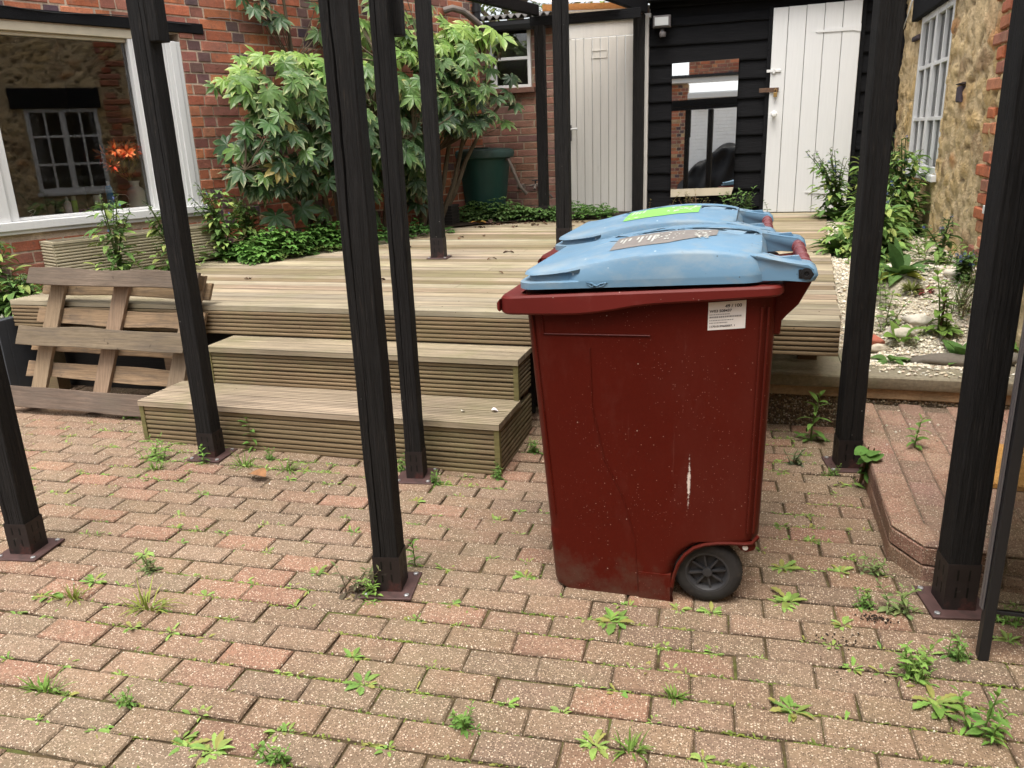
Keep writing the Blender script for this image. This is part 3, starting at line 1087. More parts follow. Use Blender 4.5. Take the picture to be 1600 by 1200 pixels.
wd = thing('shed_door', 'bright white boarded shed door with white strap hinges', 'door', (.5, 8.55, .58))
m = MB()
xs = [.088, .225, .385, .545, .705, .866]
for a, b in zip(xs, xs[1:]):
    tilt = (a - .088) * .02
    m.cbox(a + .002, b - .002, .585, 2.468 + tilt, 0, .03 + rv.uniform(0, .002), .004, (1, 1, 1), lambda x, y, z: (x, 8.566 - z, y))
m.build('boards', 'whitepaint', wd)
for zz, tilt in ((2.245, .012), (.765, -.01)):
    m = MB()
    m.prism([(.865, zz + .035), (.865, zz - .035), (.80, zz - .02), (.50, zz - .008 - tilt), (.475, zz - tilt), (.50, zz + .008 - tilt), (.80, zz + .02)], 8.527, 8.5335, 'y')
    m.build('hinge', 'whitepaint', wd)
m = MB()
m.box(.055, .185, 8.522, 8.535, 1.90, 1.925)
m.box(.11, .13, 8.515, 8.535, 1.888, 1.937)
m.build('bolt', 'whitepaint', wd, bevel=.003)
m = MB()
m.box(-.005, .175, 8.516, 8.524, 1.722, 1.762)
hp = m.build('hasp', 'rust', wd, bevel=.002)
m = MB()
m.box(.128, .162, 8.495, 8.515, 1.675, 1.715)
m.tube([(.134, 8.505, 1.712), (.134, 8.505, 1.74), (.145, 8.505, 1.75), (.156, 8.505, 1.74), (.156, 8.505, 1.712)], .004, 6)
m.build('padlock', 'brass', hp, bevel=.003)
m = MB()
m.lathe([(.016, 0), (.012, -.02), (.024, -.035), (.03, -.05), (.022, -.066), (.008, -.07)], (.142, 8.533, 1.52), 'y', 16)
m.build('knob', 'glasswhite', wd, smooth=True)

# mirror leaning on the shed
mi = thing('mirror', 'tall frameless mirror hung on the black boards', 'mirror', (-.52, 8.55, .76))
m = MB()
c_, s_ = math.cos(rad(-1.2)), math.sin(rad(-1.2))


def MT_(x, y, z):
    dx = x + .52
    return (-.52 + dx * c_ - y * s_, 8.549 + dx * s_ + y * c_ + (z - 1.4) * .042, z)


m.hexa([MT_(-.828, -.008, .83), MT_(-.205, -.008, .84), MT_(-.205, 0, .84), MT_(-.828, 0, .83), MT_(-.845, -.008, 2.038), MT_(-.207, -.008, 2.048), MT_(-.207, 0, 2.048), MT_(-.845, 0, 2.038)])
m.build('mirror_glass', 'mirror', mi)
m = MB()
m.hexa([MT_(-.828, -.012, .75), MT_(-.225, -.012, .765), MT_(-.225, .006, .765), MT_(-.828, .006, .75), MT_(-.828, -.012, .828), MT_(-.205, -.012, .838), MT_(-.205, .006, .838), MT_(-.828, .006, .828)])
m.build('bottom_strip', 'beige', mi)

fl = thing('floodlight', 'small grey security floodlight with a sensor under it', 'lamp', (-.95, 8.5, 2.4))
m = MB()
m.cbox(-1.03, -.86, 2.365, 2.475, 0, .07, .012, (1, 1, 1), lambda x, y, z: (x, 8.54 - z, y))
fh = m.build('housing', 'greystrip', fl)
m = MB()
m.box(-1.01, -.88, 8.464, 8.469, 2.383, 2.457)
m.build('lens', 'lampglass', fl)
m = MB()
m.tube([(-.945, 8.54, 2.36), (-.945, 8.53, 2.32), (-.945, 8.50, 2.30)], .02, 10)
m.lathe([(.0, -.03), (.028, -.025), (.034, 0), (.03, .02)], (-.935, 8.49, 2.305), n=14)
m.build('sensor', 'greystrip', fl, smooth=True)

# ---------------------------------------------------------------- stone house wall at the right
XW = 1.25
sw = thing('stone_house', 'yellow rubble stone house wall with a tall small paned white window', 'house', (XW, 6, 0))
m = MB()
HY0, HY1, HZ0, HZ1 = 6.50, 7.70, 1.02, 2.20
dy = .0245


def stone_h(y, z):
    q = Vector((y * 3.6, z * 6.2 + .5 * noise.noise((y * 2, z * 2, 7)), 1.7))
    d, pts = noise.voronoi(q)
    e = d[1] - d[0]
    cell = pts[0]
    k = noise.cell_vector(cell * 5.3)
    f = smooth01(e / .26)
    smear = smooth01((noise.noise((y * 1.3, z * 1.6, 5)) + .25) * 1.6)     # mortar smeared over many stones
    f2 = f * lerp(.9, .2, smear)
    h = .017 * f2 + .012 * noise.noise((y * 9, z * 9, 3)) + .011 * noise.noise((y * 24, z * 24, 9)) - .002
    stone = mixc((.60, .41, .18), (.66, .50, .27), abs(k.x))
    if abs(k.y) < .12:
        stone = (.34, .22, .12)
    elif abs(k.y) > .9:
        stone = (.55, .25, .09)
    col = mixc((.68, .52, .31), stone, f2)
    pit = noise.noise((y * 16, z * 20, 21))
    if pit > .34:
        h -= .022 * min(1, (pit - .34) * 6)
        col = mixc(col, (.15, .10, .055), min(.8, (pit - .34) * 5))
    return h, col


yy = [-3.0 + i * dy for i in range(int(11.65 / dy) + 1)]
zz = [.15 + j * dy for j in range(int(3.35 / dy) + 1)]
idx = {}
vs, cs = [], []
for i, y in enumerate(yy):
    if y < 2.2 and i % 2:
        continue
    for j, z in enumerate(zz):
        h, col = stone_h(y, z)
        idx[i, j] = len(vs)
        vs.append((XW - h, y, z))
        cs.append(col)
fs, fc = [], []
keys = [i for i in range(len(yy)) if (i, 0) in idx]
for a, b in zip(keys, keys[1:]):
    for j in range(len(zz) - 1):
        yc, zc = (yy[a] + yy[b]) / 2, zz[j] + dy / 2
        if (HY0 < yc < HY1 and HZ0 < zc < HZ1) or (4.14 < yc < 4.97 and .94 < zc < 1.97):
            continue
        q = (idx[a, j], idx[b, j], idx[b, j + 1], idx[a, j + 1])
        fs.append(q)
        fc.append([cs[t] for t in q])
i0 = len(m.v)
m.v += vs
m.f += fs
m.c += fc
o = m.build('wall', 'stone', sw, smooth=True, angle=180)
def reveal(y0, y1, z0, z1):
    for p, q in ((y0 - .03, y0 + .005), (y1 - .005, y1 + .03)):
        mb = MB()
        mb.box(XW - .01, XW + .3, p, q, z0 - .03, z1 + .03, (.55, .42, .24))
        mb.build('reveal', 'stone', sw)


reveal(HY0, HY1, HZ0, HZ1)
reveal(4.14, 4.97, .94, 1.97)
m = MB()
rv = random.Random(6)
z = .62
j = 0
while z < 3.3:                              # red brick quoins at the near side of the rubble
    a = 5.14 - (.05 if j % 2 else 0) + rv.uniform(-.03, .03) - max(0, 1.1 - z) * .2
    b = a + (.23 if j % 3 == 0 else .12) + rv.uniform(-.02, .03)
    if rv.random() < .86:
        c = vary(rv.choice([(.44, .14, .07), (.40, .15, .085), (.36, .15, .10), (.46, .2, .11)]), .18, rv)
        T = lambda x, y, zq: (XW - .010 - zq, x, y)
        m.cbox(5.06 if rv.random() < .5 else a, b, z, z + .062, -.05, .012 + rv.uniform(-.006, .006), .008, c, T, .005)
    z += .077
    j += 1
m.build('quoin', 'brick', sw)
m = MB()
m.cbox(5.96, 6.08, 1.50, 1.60, -.05, .016, .008, (.075, .06, .075), lambda x, y, zq: (XW - .012 - zq, x, y), .004)
m.cbox(5.92, 6.10, 1.607, 1.62, -.05, .02, .004, (.05, .04, .04), lambda x, y, zq: (XW - .012 - zq, x, y), .004)
m.build('blue_brick', 'brick', sw)
m = MB()
m.cbox(7.72, 8.0, 2.045, 2.085, -.05, .02, .006, (.06, .05, .06), lambda x, y, zq: (XW - .012 - zq, x, y), .004)
m.build('bracket', 'brick', sw)
def stone_window(HY0, HY1, HZ0, HZ1, ly0, ly1):
    m = MB()
    m.box(XW - .05, XW + .1, ly0, ly1, HZ1, HZ1 + .24)
    m.build('lintel', 'blackboard', sw, bevel=.01)
    m = MB()
    fx0, fx1 = XW - .012, XW + .04
    mc = (HY0 + HY1) / 2
    for a in ((HY0, HY0 + .05), (HY1 - .05, HY1), (mc - .035, mc + .035)):
        m.box(fx0, fx1, a[0], a[1], HZ0, HZ1)
    d = (HZ1 - HZ0) / 3
    for (a, b) in ((HY0 + .05, mc - .035), (mc + .035, HY1 - .05)):
        m.box(fx0 + .003, fx1, a, b, HZ0, HZ0 + .05)
        m.box(fx0 + .003, fx1, a, b, HZ1 - .05, HZ1)
        mid = (a + b) / 2
        m.box(fx0 + .006, fx1, mid - .014, mid + .014, HZ0 + .05, HZ1 - .05)
        for zc in (HZ0 + d, HZ0 + 2 * d):
            m.box(fx0 + .006, fx1, a, mid - .014, zc - .014, zc + .014)
            m.box(fx0 + .006, fx1, mid + .014, b, zc - .014, zc + .014)
    wr = m.build('window', 'whitepaint', sw, bevel=.003)
    m = MB()
    m.box(XW + .016, XW + .020, HY0 + .05, HY1 - .05, HZ0 + .05, HZ1 - .05)
    m.build('pane', 'glass', wr)
    m = MB()
    m.box(XW - .045, XW + .04, HY0 - .03, HY1 + .03, HZ0 - .045, HZ0)
    m.build('sill', 'whitepaint', wr, bevel=.004)
    m = MB()
    m.box(XW + .55, XW + .6, HY0 - .6, HY1 + .6, .6, 2.7)
    m.box(XW + .3, XW + .6, HY0 - .6, HY1 + .6, 2.7, 2.75)
    m.box(XW + .3, XW + .6, HY0 - .6, HY1 + .6, .55, .6)
    m.build('room', 'room', sw)


stone_window(HY0, HY1, HZ0, HZ1, 6.25, 7.98)
stone_window(4.14, 4.97, .94, 1.97, 4.0, 5.02)
m = MB()
for k in range(2):
    m.tube([(XW - .035, 8.12, 2.42 - .03 * k), (XW - .05, 8.2, 2.28), (XW - .04, 8.45, 2.2)], .005, 5)
m.build('cable', 'whitepaint', sw)


# ---------------------------------------------------------------- raised bed at the right: low wall, coping, gravel
rw = thing('retaining_wall', 'low pebbledashed wall with a mossy stone coping under the gravel bed', 'wall', (.3, 3.95, 0))
m = MB()
m.box(-.98, 1.235, 3.895, 4.05, -.06, .205)
m.build('core', 'pebblebase', rw)
m = MB()
m.box(-.98, 1.235, 3.884, 4.0, .148, .2005)
m.build('mortar_band', 'mortar', rw, bevel=.006)
m = MB()
rv = random.Random(8)
PB = [(.22, .16, .09), (.16, .11, .06), (.30, .24, .16), (.12, .085, .05), (.36, .30, .22), (.20, .13, .075), (.09, .06, .04)]


def blob(mb, p, r, c, rnd, sq=(1, 1, 1)):
    """small irregular stone"""
    q = [Vector((1, 0, 0)), Vector((-.9, .2, 0)), Vector((.1, 1, .1)), Vector((-.1, -1, 0)), Vector((.1, 0, 1)), Vector((0, .1, -1))]
    a = rnd.uniform(0, 6.28)
    M_ = Matrix.Rotation(a, 3, 'Z') @ Matrix.Rotation(rnd.uniform(-.5, .5), 3, 'X')
    vs = []
    for k in q:
        k = M_ @ (k * r * rnd.uniform(.75, 1.2))
        vs.append((p[0] + k.x * sq[0], p[1] + k.y * sq[1], p[2] + k.z * sq[2]))
    mb.mesh(vs, [(0, 2, 4), (2, 1, 4), (1, 3, 4), (3, 0, 4), (2, 0, 5), (1, 2, 5), (3, 1, 5), (0, 3, 5)], c)


for k in range(4200):
    x = rv.uniform(.0, 1.235)
    z = rv.uniform(-.01, .148)
    blob(m, (x, 3.893, z), rv.uniform(.003, .0072), vary(rv.choice(PB), .25, rv), rv, (1, .6, 1))
m.build('pebbledash', 'pebbledash', rw)
m = MB()
n = 60
for (a, b) in ((-.99, .448), (.452, 1.236)):
    rings = []
    for i in range(n + 1):
        x = lerp(a, b, i / n)
        e = .006 * noise.noise((x * 7, 1, 1)) + .008 * noise.noise((x * 2, 4, 1)) - (.02 * max(0, noise.noise((x * 5, 9, 1))) if x < .4 else 0)
        rings.append([(x, 3.862 + e, .203), (x, 3.856 + e, .212), (x, 3.855 + e, .258), (x, 3.862 + e, .266), (x, 4.36, .272), (x, 4.36, .203)])
    m.loft(rings)
m.build('coping', 'coping', rw, smooth=True)


def bed_z(x, y):
    t = smooth01((y - 4.02 - max(0, .3 * (1.1 - x))) / 1.05)
    return .268 + .30 * t + .012 * noise.noise((x * 5, y * 5, 1)) + .02 * noise.noise((x * 1.7, y * 1.7, 6))


m = MB()
nx, ny = 30, 150
vs = [(lerp(.30, 1.26, i / nx), lerp(4.0, 8.62, j / ny), bed_z(lerp(.30, 1.26, i / nx), lerp(4.0, 8.62, j / ny)) - (.008 if lerp(4.0, 8.62, j / ny) > 4.2 else .016)) for j in range(ny + 1) for i in range(nx + 1)]
m.mesh(vs, [(j * (nx + 1) + i, j * (nx + 1) + i + 1, (j + 1) * (nx + 1) + i + 1, (j + 1) * (nx + 1) + i) for j in range(ny) for i in range(nx)])
struct(m.build('bed_ground', 'gravelbed', smooth=True))
m = MB()
GC = [(.70, .64, .51), (.76, .71, .59), (.62, .54, .41), (.78, .74, .65), (.66, .58, .45), (.52, .43, .31), (.73, .68, .57)]
for k in range(15000):
    y = 4.04 + rv.random() ** 1.6 * 3.4
    x = rv.uniform(.42 if y > 4.2 else .46, 1.25)
    if noise.noise((x * 3, y * 3, 8)) < -.32:
        continue
    r = rv.uniform(.003, .0075) if rv.random() < .95 else rv.uniform(.008, .013)
    blob(m, (x, y, bed_z(x, y) + r * .1), r, vary(rv.choice(GC), .2, rv), rv, (1.2, 1, .7))
for k in range(170):       # scattered on the coping and the step
    x, y = rv.uniform(.47, 1.2), 4.05 - rv.random() ** 1.5 * .17
    r = rv.uniform(.004, .011)
    blob(m, (x, y, .268 + r * .5), r, vary(rv.choice(GC), .2, rv), rv, (1.2, 1, .7))
for k in range(26):
    x, y = rv.uniform(.5, 1.0), rv.uniform(3.3, 3.85)
    r = rv.uniform(.003, .007)
    blob(m, (x, y, .133 + r * .4), r, vary(rv.choice(GC), .2, rv), rv)
for k in range(140):
    x, y = rv.uniform(-3.5, 1.2), rv.uniform(.9, 3.0)
    r = rv.uniform(.0015, .0045)
    blob(m, (x, y, .006 + ground_z(x, y)), r, vary(rv.choice(GC), .2, rv), rv)
stuff(m.build('gravel', 'gravel'), 'pale gravel spread over the raised bed, some spilt on the coping', 'gravel')


def rock(name, label, p, r, sq, c, seed, rough=.25, matn='gravel'):
    bm = bmesh.new()
    bmesh.ops.create_icosphere(bm, subdivisions=3, radius=1)
    vs = []
    for v in bm.verts:
        d = v.co.normalized()
        k = 1 + rough * noise.noise(d * 1.3 + Vector((seed * 3.1, 0, 0))) + rough * .4 * noise.noise(d * 3 + Vector((0, seed, 0)))
        vs.append((p[0] + d.x * k * r * sq[0], p[1] + d.y * k * r * sq[1], p[2] + d.z * k * r * sq[2]))
    mb = MB()
    mb.mesh(vs, [tuple(v.index for v in f.verts) for f in bm.faces], c)
    bm.free()
    return tag(mb.build(name, matn, smooth=True, angle=180), label, 'stone', 'stones in the gravel bed')


rock('stone', 'rounded cream cobble beside a red brick chip on the gravel', (.60, 4.62, bed_z(.6, 4.62) + .012), .045, (1.1, .9, .7), (.55, .47, .36), 1)
rock('stone', 'flat pale stone at the front of the gravel behind the post', (.63, 4.30, bed_z(.63, 4.3) + .01), .05, (1.3, .9, .5), (.56, .50, .40), 2)
rock('stone', 'grey tan stone in the middle of the gravel, left of the dark stemmed plant', (.76, 4.42, bed_z(.76, 4.42) + .012), .06, (1.3, .9, .5), (.50, .45, .37), 3)
rock('stone', 'broad whitish stone under the leafy plants, second from the grey slab', (.86, 4.52, bed_z(.86, 4.52) + .01), .055, (1.3, .9, .55), (.62, .57, .48), 4)
rock('stone', 'long dark grey slab lying at the front edge of the gravel', (.93, 4.12, bed_z(.93, 4.12) + .012), .12, (1.25, .5, .26), (.15, .13, .105), 5, .3)
rock('stone', 'second grey slab at the front edge, right of the big post', (1.20, 4.14, bed_z(1.2, 4.14) + .015), .07, (1, .5, .4), (.17, .15, .12), 6, .3)
rock('stone', 'small white rounded stone higher up the gravel near the wall', (1.10, 4.95, bed_z(1.1, 4.95) + .01), .045, (1.2, .9, .7), (.64, .58, .48), 7)
m = MB()
m.cbox(-.035, .035, -.05, .05, -.03, .03, .006, (.42, .13, .085), None, .006)
o = m.build('brick_chip', 'brick')
o.location = (.62, 4.33, bed_z(.62, 4.33) + .02)
o.rotation_euler = (.1, .1, .4)
tag(o, 'broken red brick chip on the gravel next to the post', 'brick')

# ---------------------------------------------------------------- bed soil along the back and the left house
m = MB()


def soil_strip(pts_in, pts_out, z):
    n = len(pts_in)
    for i in range(n - 1):
        m.face([(*pts_in[i], z), (*pts_out[i], z + .012), (*pts_out[i + 1], z + .012), (*pts_in[i + 1], z)])


A = [wall(s, -.01, 0) for s in (-.5, .3, 1.0, 1.8, 2.6)]
B = [Vector((x, y, 0)) for x, y in ((-3.83, 5.45), (-3.45, 6.2), (-3.05, 6.9), (-2.6, 7.5), (-1.98, 7.9))]
soil_strip([(p.x, p.y) for p in A], [(p.x, p.y) for p in B], .586)
m.face([(-1.98, 7.88, .593), (-1.10, 8.15, .593), (-1.10, 8.66, .593), (-2.9, 8.66, .593), (-2.7, 7.9, .593)])
struct(m.build('soil_bed', 'soil'))
lb = thing('raised_bed', 'dark slate grey raised bed with pebbles at the left edge, behind the pallet', 'raised bed', (-4.7, 3.9, 0))
m = MB()
m.box(-5.6, -4.22, 3.5, 3.56, 0, .47)
m.box(-4.28, -4.22, 3.56, 4.5, 0, .47)
m.box(-5.6, -4.28, 3.56, 4.6, 0, .43)
m.build('sides', 'slate', lb, bevel=.004)
m = MB()
for k in range(900):
    x, y = rv.uniform(-5.3, -4.23), rv.uniform(3.52, 4.3)
    r = rv.uniform(.008, .02)
    blob(m, (x, y, .44 + .06 * smooth01((y - 3.6) / .6)), r, vary(rv.choice(GC), .2, rv), rv)
o = m.build('pebbles', 'gravel', lb)
o['kind'] = 'stuff'

# decking clad planter under the window
pl = thing('planter', 'long planter clad in pale grooved boards under the big window', 'planter', tuple(wall(-1.25, .15, .58)))
m = MB()
for q in range(2):
    ribbed(m, wall(-1.92, .22, .59 + q * .122), WD, (0, 0, 1), WN, 1.24, .12, .022, 6, (1, 1, 1), .011)
    ribbed(m, wall(-1.925, .02, .59 + q * .122), WN, (0, 0, 1), -WD, .19, .12, .022, 6, (1, 1, 1), .011)
m.build('side_boards', 'planterwood', pl)
m = MB()
for (a, b, c_, d_) in ((-1.925, -.68, .205, .225), (-1.925, -.68, .01, .03), (-1.925, -1.90, .03, .205)):
    wbox(m, a, b, c_, d_, .834, .848, (.46, .40, .29))
m.build('rim', 'planterwood', pl)
m = MB()
wbox(m, -1.9, -.69, .02, .20, .59, .80)
m.build('soil_fill', 'soil', pl)

tr = thing('trough', 'dark ribbed trough half hidden behind the fourth post under the shrub', 'planter', (-3.05, 7.62, .58))
m = MB()
for k in range(7):
    m.box(-3.42, -2.86, 7.50, 7.52, .585 + k * .028, .606 + k * .028)
    m.box(-2.88, -2.86, 7.52, 7.72, .585 + k * .028, .606 + k * .028)
m.box(-3.41, -2.87, 7.515, 7.72, .585, .775)
m.build('trough_body', 'darktrough', tr)

# water butt
wb = thing('water_butt', 'dark green plastic water butt with a grey green lid in the back corner', 'water butt', (-2.74, 8.22, .58))
m = MB()
prof = [(.20, 0)] + [(lerp(.20, .275, k / 12), .05 * k) for k in range(1, 13)] + [(.285, .61), (.285, .63)]
rings = []
for r_, h in prof:
    rings.append([(-2.74 + (r_ + (.004 if k % 6 < 1 else 0)) * math.cos(2 * math.pi * k / 48), 8.22 + (r_ + (.004 if k % 6 < 1 else 0)) * math.sin(2 * math.pi * k / 48), .59 + h) for k in range(48)])
m.loft(rings)
m.build('barrel', 'greenbutt', wb, smooth=True)
m = MB()
m.lathe([(.29, .615), (.315, .62), (.322, .66), (.315, .69), (.29, .70), (.24, .708), (.15, .712), (.03, .712)], (-2.74, 8.22, .59), n=40)
m.box(-2.80, -2.62, 8.02, 8.10, 1.296, 1.312)
m.build('lid', 'buttlid', wb, smooth=True)
m = MB()
m.tube([(-2.49, 8.16, 1.19), (-2.44, 8.13, 1.18), (-2.40, 8.13, 1.08), (-2.34, 8.15, .92), (-2.28, 8.2, .83)], .017, 8)
m.build('overflow_pipe', 'copper', wb, smooth=True)
tp = thing('garden_tap', 'old outdoor tap and fittings on the brown brick wall beside the water butt', 'tap', (-2.3, 8.6, .85))
m = MB()
m.tube([(-2.48, 8.56, .88), (-2.40, 8.55, .89)], .028, 10)
m.tube([(-2.27, 8.65, .90), (-2.27, 8.52, .90), (-2.27, 8.49, .86)], .014, 8)
m.tube([(-2.34, 8.56, .89), (-2.27, 8.56, .90), (-2.16, 8.57, .83), (-2.10, 8.6, .76)], .011, 8)
m.build('tap_body', 'copper', tp, smooth=True)
m = MB()
m.tube([(-2.31, 8.53, .95), (-2.23, 8.53, .95)], .008, 6)
m.tube([(-2.27, 8.53, .90), (-2.27, 8.53, .95)], .008, 6)
m.build('handle', 'blackplastic', tp, smooth=True)

# ---------------------------------------------------------------- posts
def post(label, x, y, z, w_, top, rz, shoe_h=.125, seed=0, block=None, plate=.165, group='black pergola posts'):
    t = thing('pergola_post', label, 'post', (x, y, z), rad(rz), group)
    if z == 0 and shoe_h:                         # feet stand on the uneven paving
        t.location.z = ground_z(x, y) + .0035
    rp_ = random.Random(seed)
    h = w_ / 2
    mb = MB()
    rings = []
    n = 90
    gx0, gx1 = rp_.uniform(-.3, .25) * w_, rp_.uniform(-.25, .25) * w_
    for i in range(n + 1):
        zz_ = lerp(.004, top - z, i / n)
        e = lambda k: h + .0016 * noise.noise((k * 9.1 + seed, zz_ * 2.2, 1)) + .0008 * noise.noise((k + seed, zz_ * 9, 5))
        chip = lambda k: .004 + .009 * max(0, noise.noise((k * 7.7 + seed * 3.3, zz_ * 5.5, 2)) - .22)
        c_ = chip(1)
        k_ = chip(2)
        a, b, c2, d = e(1), e(2), e(3), e(4)
        # a drying crack wanders down the front and the right face
        g0 = gx0 + .010 * noise.noise((seed, zz_ * 1.6, 3)) + .002 * noise.noise((seed, zz_ * 14, 3))
        g1 = gx1 + .010 * noise.noise((seed, zz_ * 1.4, 5)) + .002 * noise.noise((seed, zz_ * 14, 6))
        q0 = max(.0, noise.noise((seed * 2.1, zz_ * 1.1, 8)) + (.35 if seed == 3 else .12))
        q1 = max(.0, noise.noise((seed * 2.1, zz_ * 1.3, 9)) + .08)
        rings.append([(-a + c_, -b, zz_), (g0 - .0005 - .004 * q0, -b, zz_), (g0, -b + .0002 + .022 * q0, zz_), (g0 + .0005 + .004 * q0, -b, zz_), (c2 - k_, -b, zz_), (c2, -b + k_, zz_),
                      (c2, g1 - .0005 - .003 * q1, zz_), (c2 - .0002 - .016 * q1, g1, zz_), (c2, g1 + .0005 + .003 * q1, zz_), (c2, d - c_, zz_), (c2 - c_, d, zz_), (-a + c_, d, zz_), (-a, d - c_, zz_), (-a, -b + c_, zz_)])
    mb.loft(rings)
    mb.build('timber', 'blacktimber', t, world=False)
    if block:
        mb = MB()
        mb.box(*block, )
        mb.build('block', 'blacktimber', t, bevel=.004, world=False)
    if shoe_h:
        s = MB()
        g_ = h + .0018
        for (a, b, c_, d) in ((-g_, g_, -g_, -h - .0008), (-g_, g_, h + .0008, g_), (-g_, -h - .0008, -h - .0008, h + .0008), (h + .0008, g_, -h - .0008, h + .0008)):
            s.box(a, b, c_, d, .005, shoe_h, (.020, .0145, .0135))
        K = (.002, .002, .002)
        for sx in (-1, 1):
            for zz_ in (.3, .66):
                s.box(sx * h * .36 - .0026, sx * h * .36 + .0026, -g_ - .0006, -g_ + .001, shoe_h * zz_, shoe_h * (zz_ + .22), K)
                s.box(g_ - .001, g_ + .0006, sx * h * .36 - .0026, sx * h * .36 + .0026, shoe_h * zz_, shoe_h * (zz_ + .22), K)
                s.box(-g_ - .0006, -g_ + .001, sx * h * .36 - .0026, sx * h * .36 + .0026, shoe_h * zz_, shoe_h * (zz_ + .22), K)
        sh_ = s.build('steel_shoe', 'shoe', t, world=False)
        s = MB()
        p2 = plate / 2
        s.cbox(-p2, p2, -p2, p2, -.001, .0055, .0015)
        pt = s.build('base_plate', 'shoeplate', t, world=False)
        for sx in (-1, 1):
            for sy in (-1, 1):
                s = MB()
                s.lathe([(.009, .005), (.009, .010), (.005, .012)], (sx * (p2 - .017), sy * (p2 - .017), 0), n=6)
                s.build('bolt', 'steel', pt, world=False)
    return t


post('black timber post in a steel shoe at the far left edge, nearest the pallet front', -2.485, 1.985, 0, .083, 2.30, 9, .125, 1)
post('black timber post before the left part of the bottom step, white chip on its shoe', -2.405, 2.945, 0, .081, 2.235, 4, .125, 2, block=(.034, .084, -.036, .036, 1.81, 2.23))
post('thick cracked black post in the middle foreground, its slotted shoe on the paving', -1.072, 2.068, 0, .084, 2.30, 10, .128, 3)
post('black timber post touching the bottom step, just behind the middle foreground post', -1.36, 2.955, 0, .071, 2.235, 8, .13, 4, block=(.012, .066, .028, .085, 1.79, 2.23))
post('slim black post standing alone on the left half of the deck', -2.16, 5.36, .583, .091, 2.50, 6, .145, 5, plate=.15)
post('tall black post on the deck whose foot is hidden by the blue bin lids', -1.368, 5.95, .583, .104, 2.50, 3, .145, 6, plate=.15)
post('slim black post at the back deck edge in front of the brown brick wall', -2.035, 7.96, .583, .092, 2.40, 0, .145, 7, plate=.13)
post('black post between the cream door and the black shed', -1.165, 8.50, .583, .105, 2.50, 0, 0, 8)
post('black timber post beside the brick step edge, right of the bins', .432, 3.40, 0, .090, 2.235, 8, .13, 9)
post('heaviest black post at the right on a reddish base plate before the brick step',   .628, 2.347, 0, .087, 2.34, 9, .155, 10, plate=.17)
m = MB()
m.face([(-2.452, 2.9005, .085), (-2.428, 2.9015, .082), (-2.428, 2.9015, .103), (-2.45, 2.9005, .107)], (1, 1, 1))
m.face([(-2.452, 2.9015, .085), (-2.45, 2.9015, .107), (-2.428, 2.9025, .103), (-2.428, 2.9025, .082)], (1, 1, 1))

pg = thing('pergola_roof', 'black pergola beams carrying a pale translucent roof sheet', 'pergola', (-1.5, 6, 2.5))


def beam(p, q, w_, h_):
    p, q = Vector(p), Vector(q)
    d = (q - p).normalized()
    a = d.cross(Vector((0, 0, 1))).normalized() * w_ / 2
    u = Vector((0, 0, h_ / 2))
    mb = MB()
    mb.hexa([p - a - u, p + a - u, q + a - u, q - a - u, p - a + u, p + a + u, q + a + u, q - a + u])
    mb.build('beam', 'blackboard', pg, bevel=.004)


beam((-2.13, 7.975, 2.44), (-1.08, 7.985, 2.447), .06, .085)
beam((-2.05, 7.93, 2.530), (-3.07, 5.6, 2.66), .055, .095)
beam((-1.10, 8.46, 2.555), (-1.95, 6.1, 2.69), .055, .11)
beam((-3.0, 1.90, 2.36), (1.15, 2.46, 2.36), .06, .12)
beam((-2.95, 2.92, 2.29), (1.15, 3.50, 2.29), .06, .11)
beam((-2.9, 5.15, 2.58), (-1.0, 6.22, 2.58), .06, .14)
m = MB()
m.hexa([(-2.02, 7.98, 2.60), (-2.40, 7.08, 2.65), (-1.50, 7.25, 2.675), (-1.05, 8.5, 2.625), (-2.02, 7.98, 2.606), (-2.40, 7.08, 2.656), (-1.50, 7.25, 2.681), (-1.05, 8.5, 2.631)])
m.build('roof_sheet', 'sheet', pg)
m = MB()
m.hexa([(-2.02, 8.02, 2.535), (-1.10, 8.47, 2.555), (-1.10, 8.50, 2.555), (-2.02, 8.05, 2.535), (-2.02, 8.02, 2.592), (-1.10, 8.47, 2.61), (-1.10, 8.50, 2.61), (-2.02, 8.05, 2.592)])
m.build('timber_edge', 'timber', pg)

# ---------------------------------------------------------------- wheelie bins
def rr(x0, x1, y0, y1, r, n=6):
    pts = []
    for cx, cy, a0 in ((x1 - r, y0 + r, -90), (x1 - r, y1 - r, 0), (x0 + r, y1 - r, 90), (x0 + r, y0 + r, 180)):
        for k in range(n + 1):
            a = rad(a0 + 90 * k / n)
            pts.append((cx + r * math.cos(a), cy + r * math.sin(a)))
    # extra points along the long sides so that heights may vary with x
    out = []
    for i, p in enumerate(pts):
        q = pts[(i + 1) % len(pts)]
        out.append(p)
        if math.hypot(q[0] - p[0], q[1] - p[1]) > .1:
            for k in range(1, 14):
                out.append((lerp(p[0], q[0], k / 14), lerp(p[1], q[1], k / 14)))
    return out


def interp(tab, x):
    if x <= tab[0][0]:
        return tab[0][1]
    for (a, b), (c, d) in zip(tab, tab[1:]):
        if x <= c:
            return lerp(b, d, (x - a) / (c - a))
    return tab[-1][1]


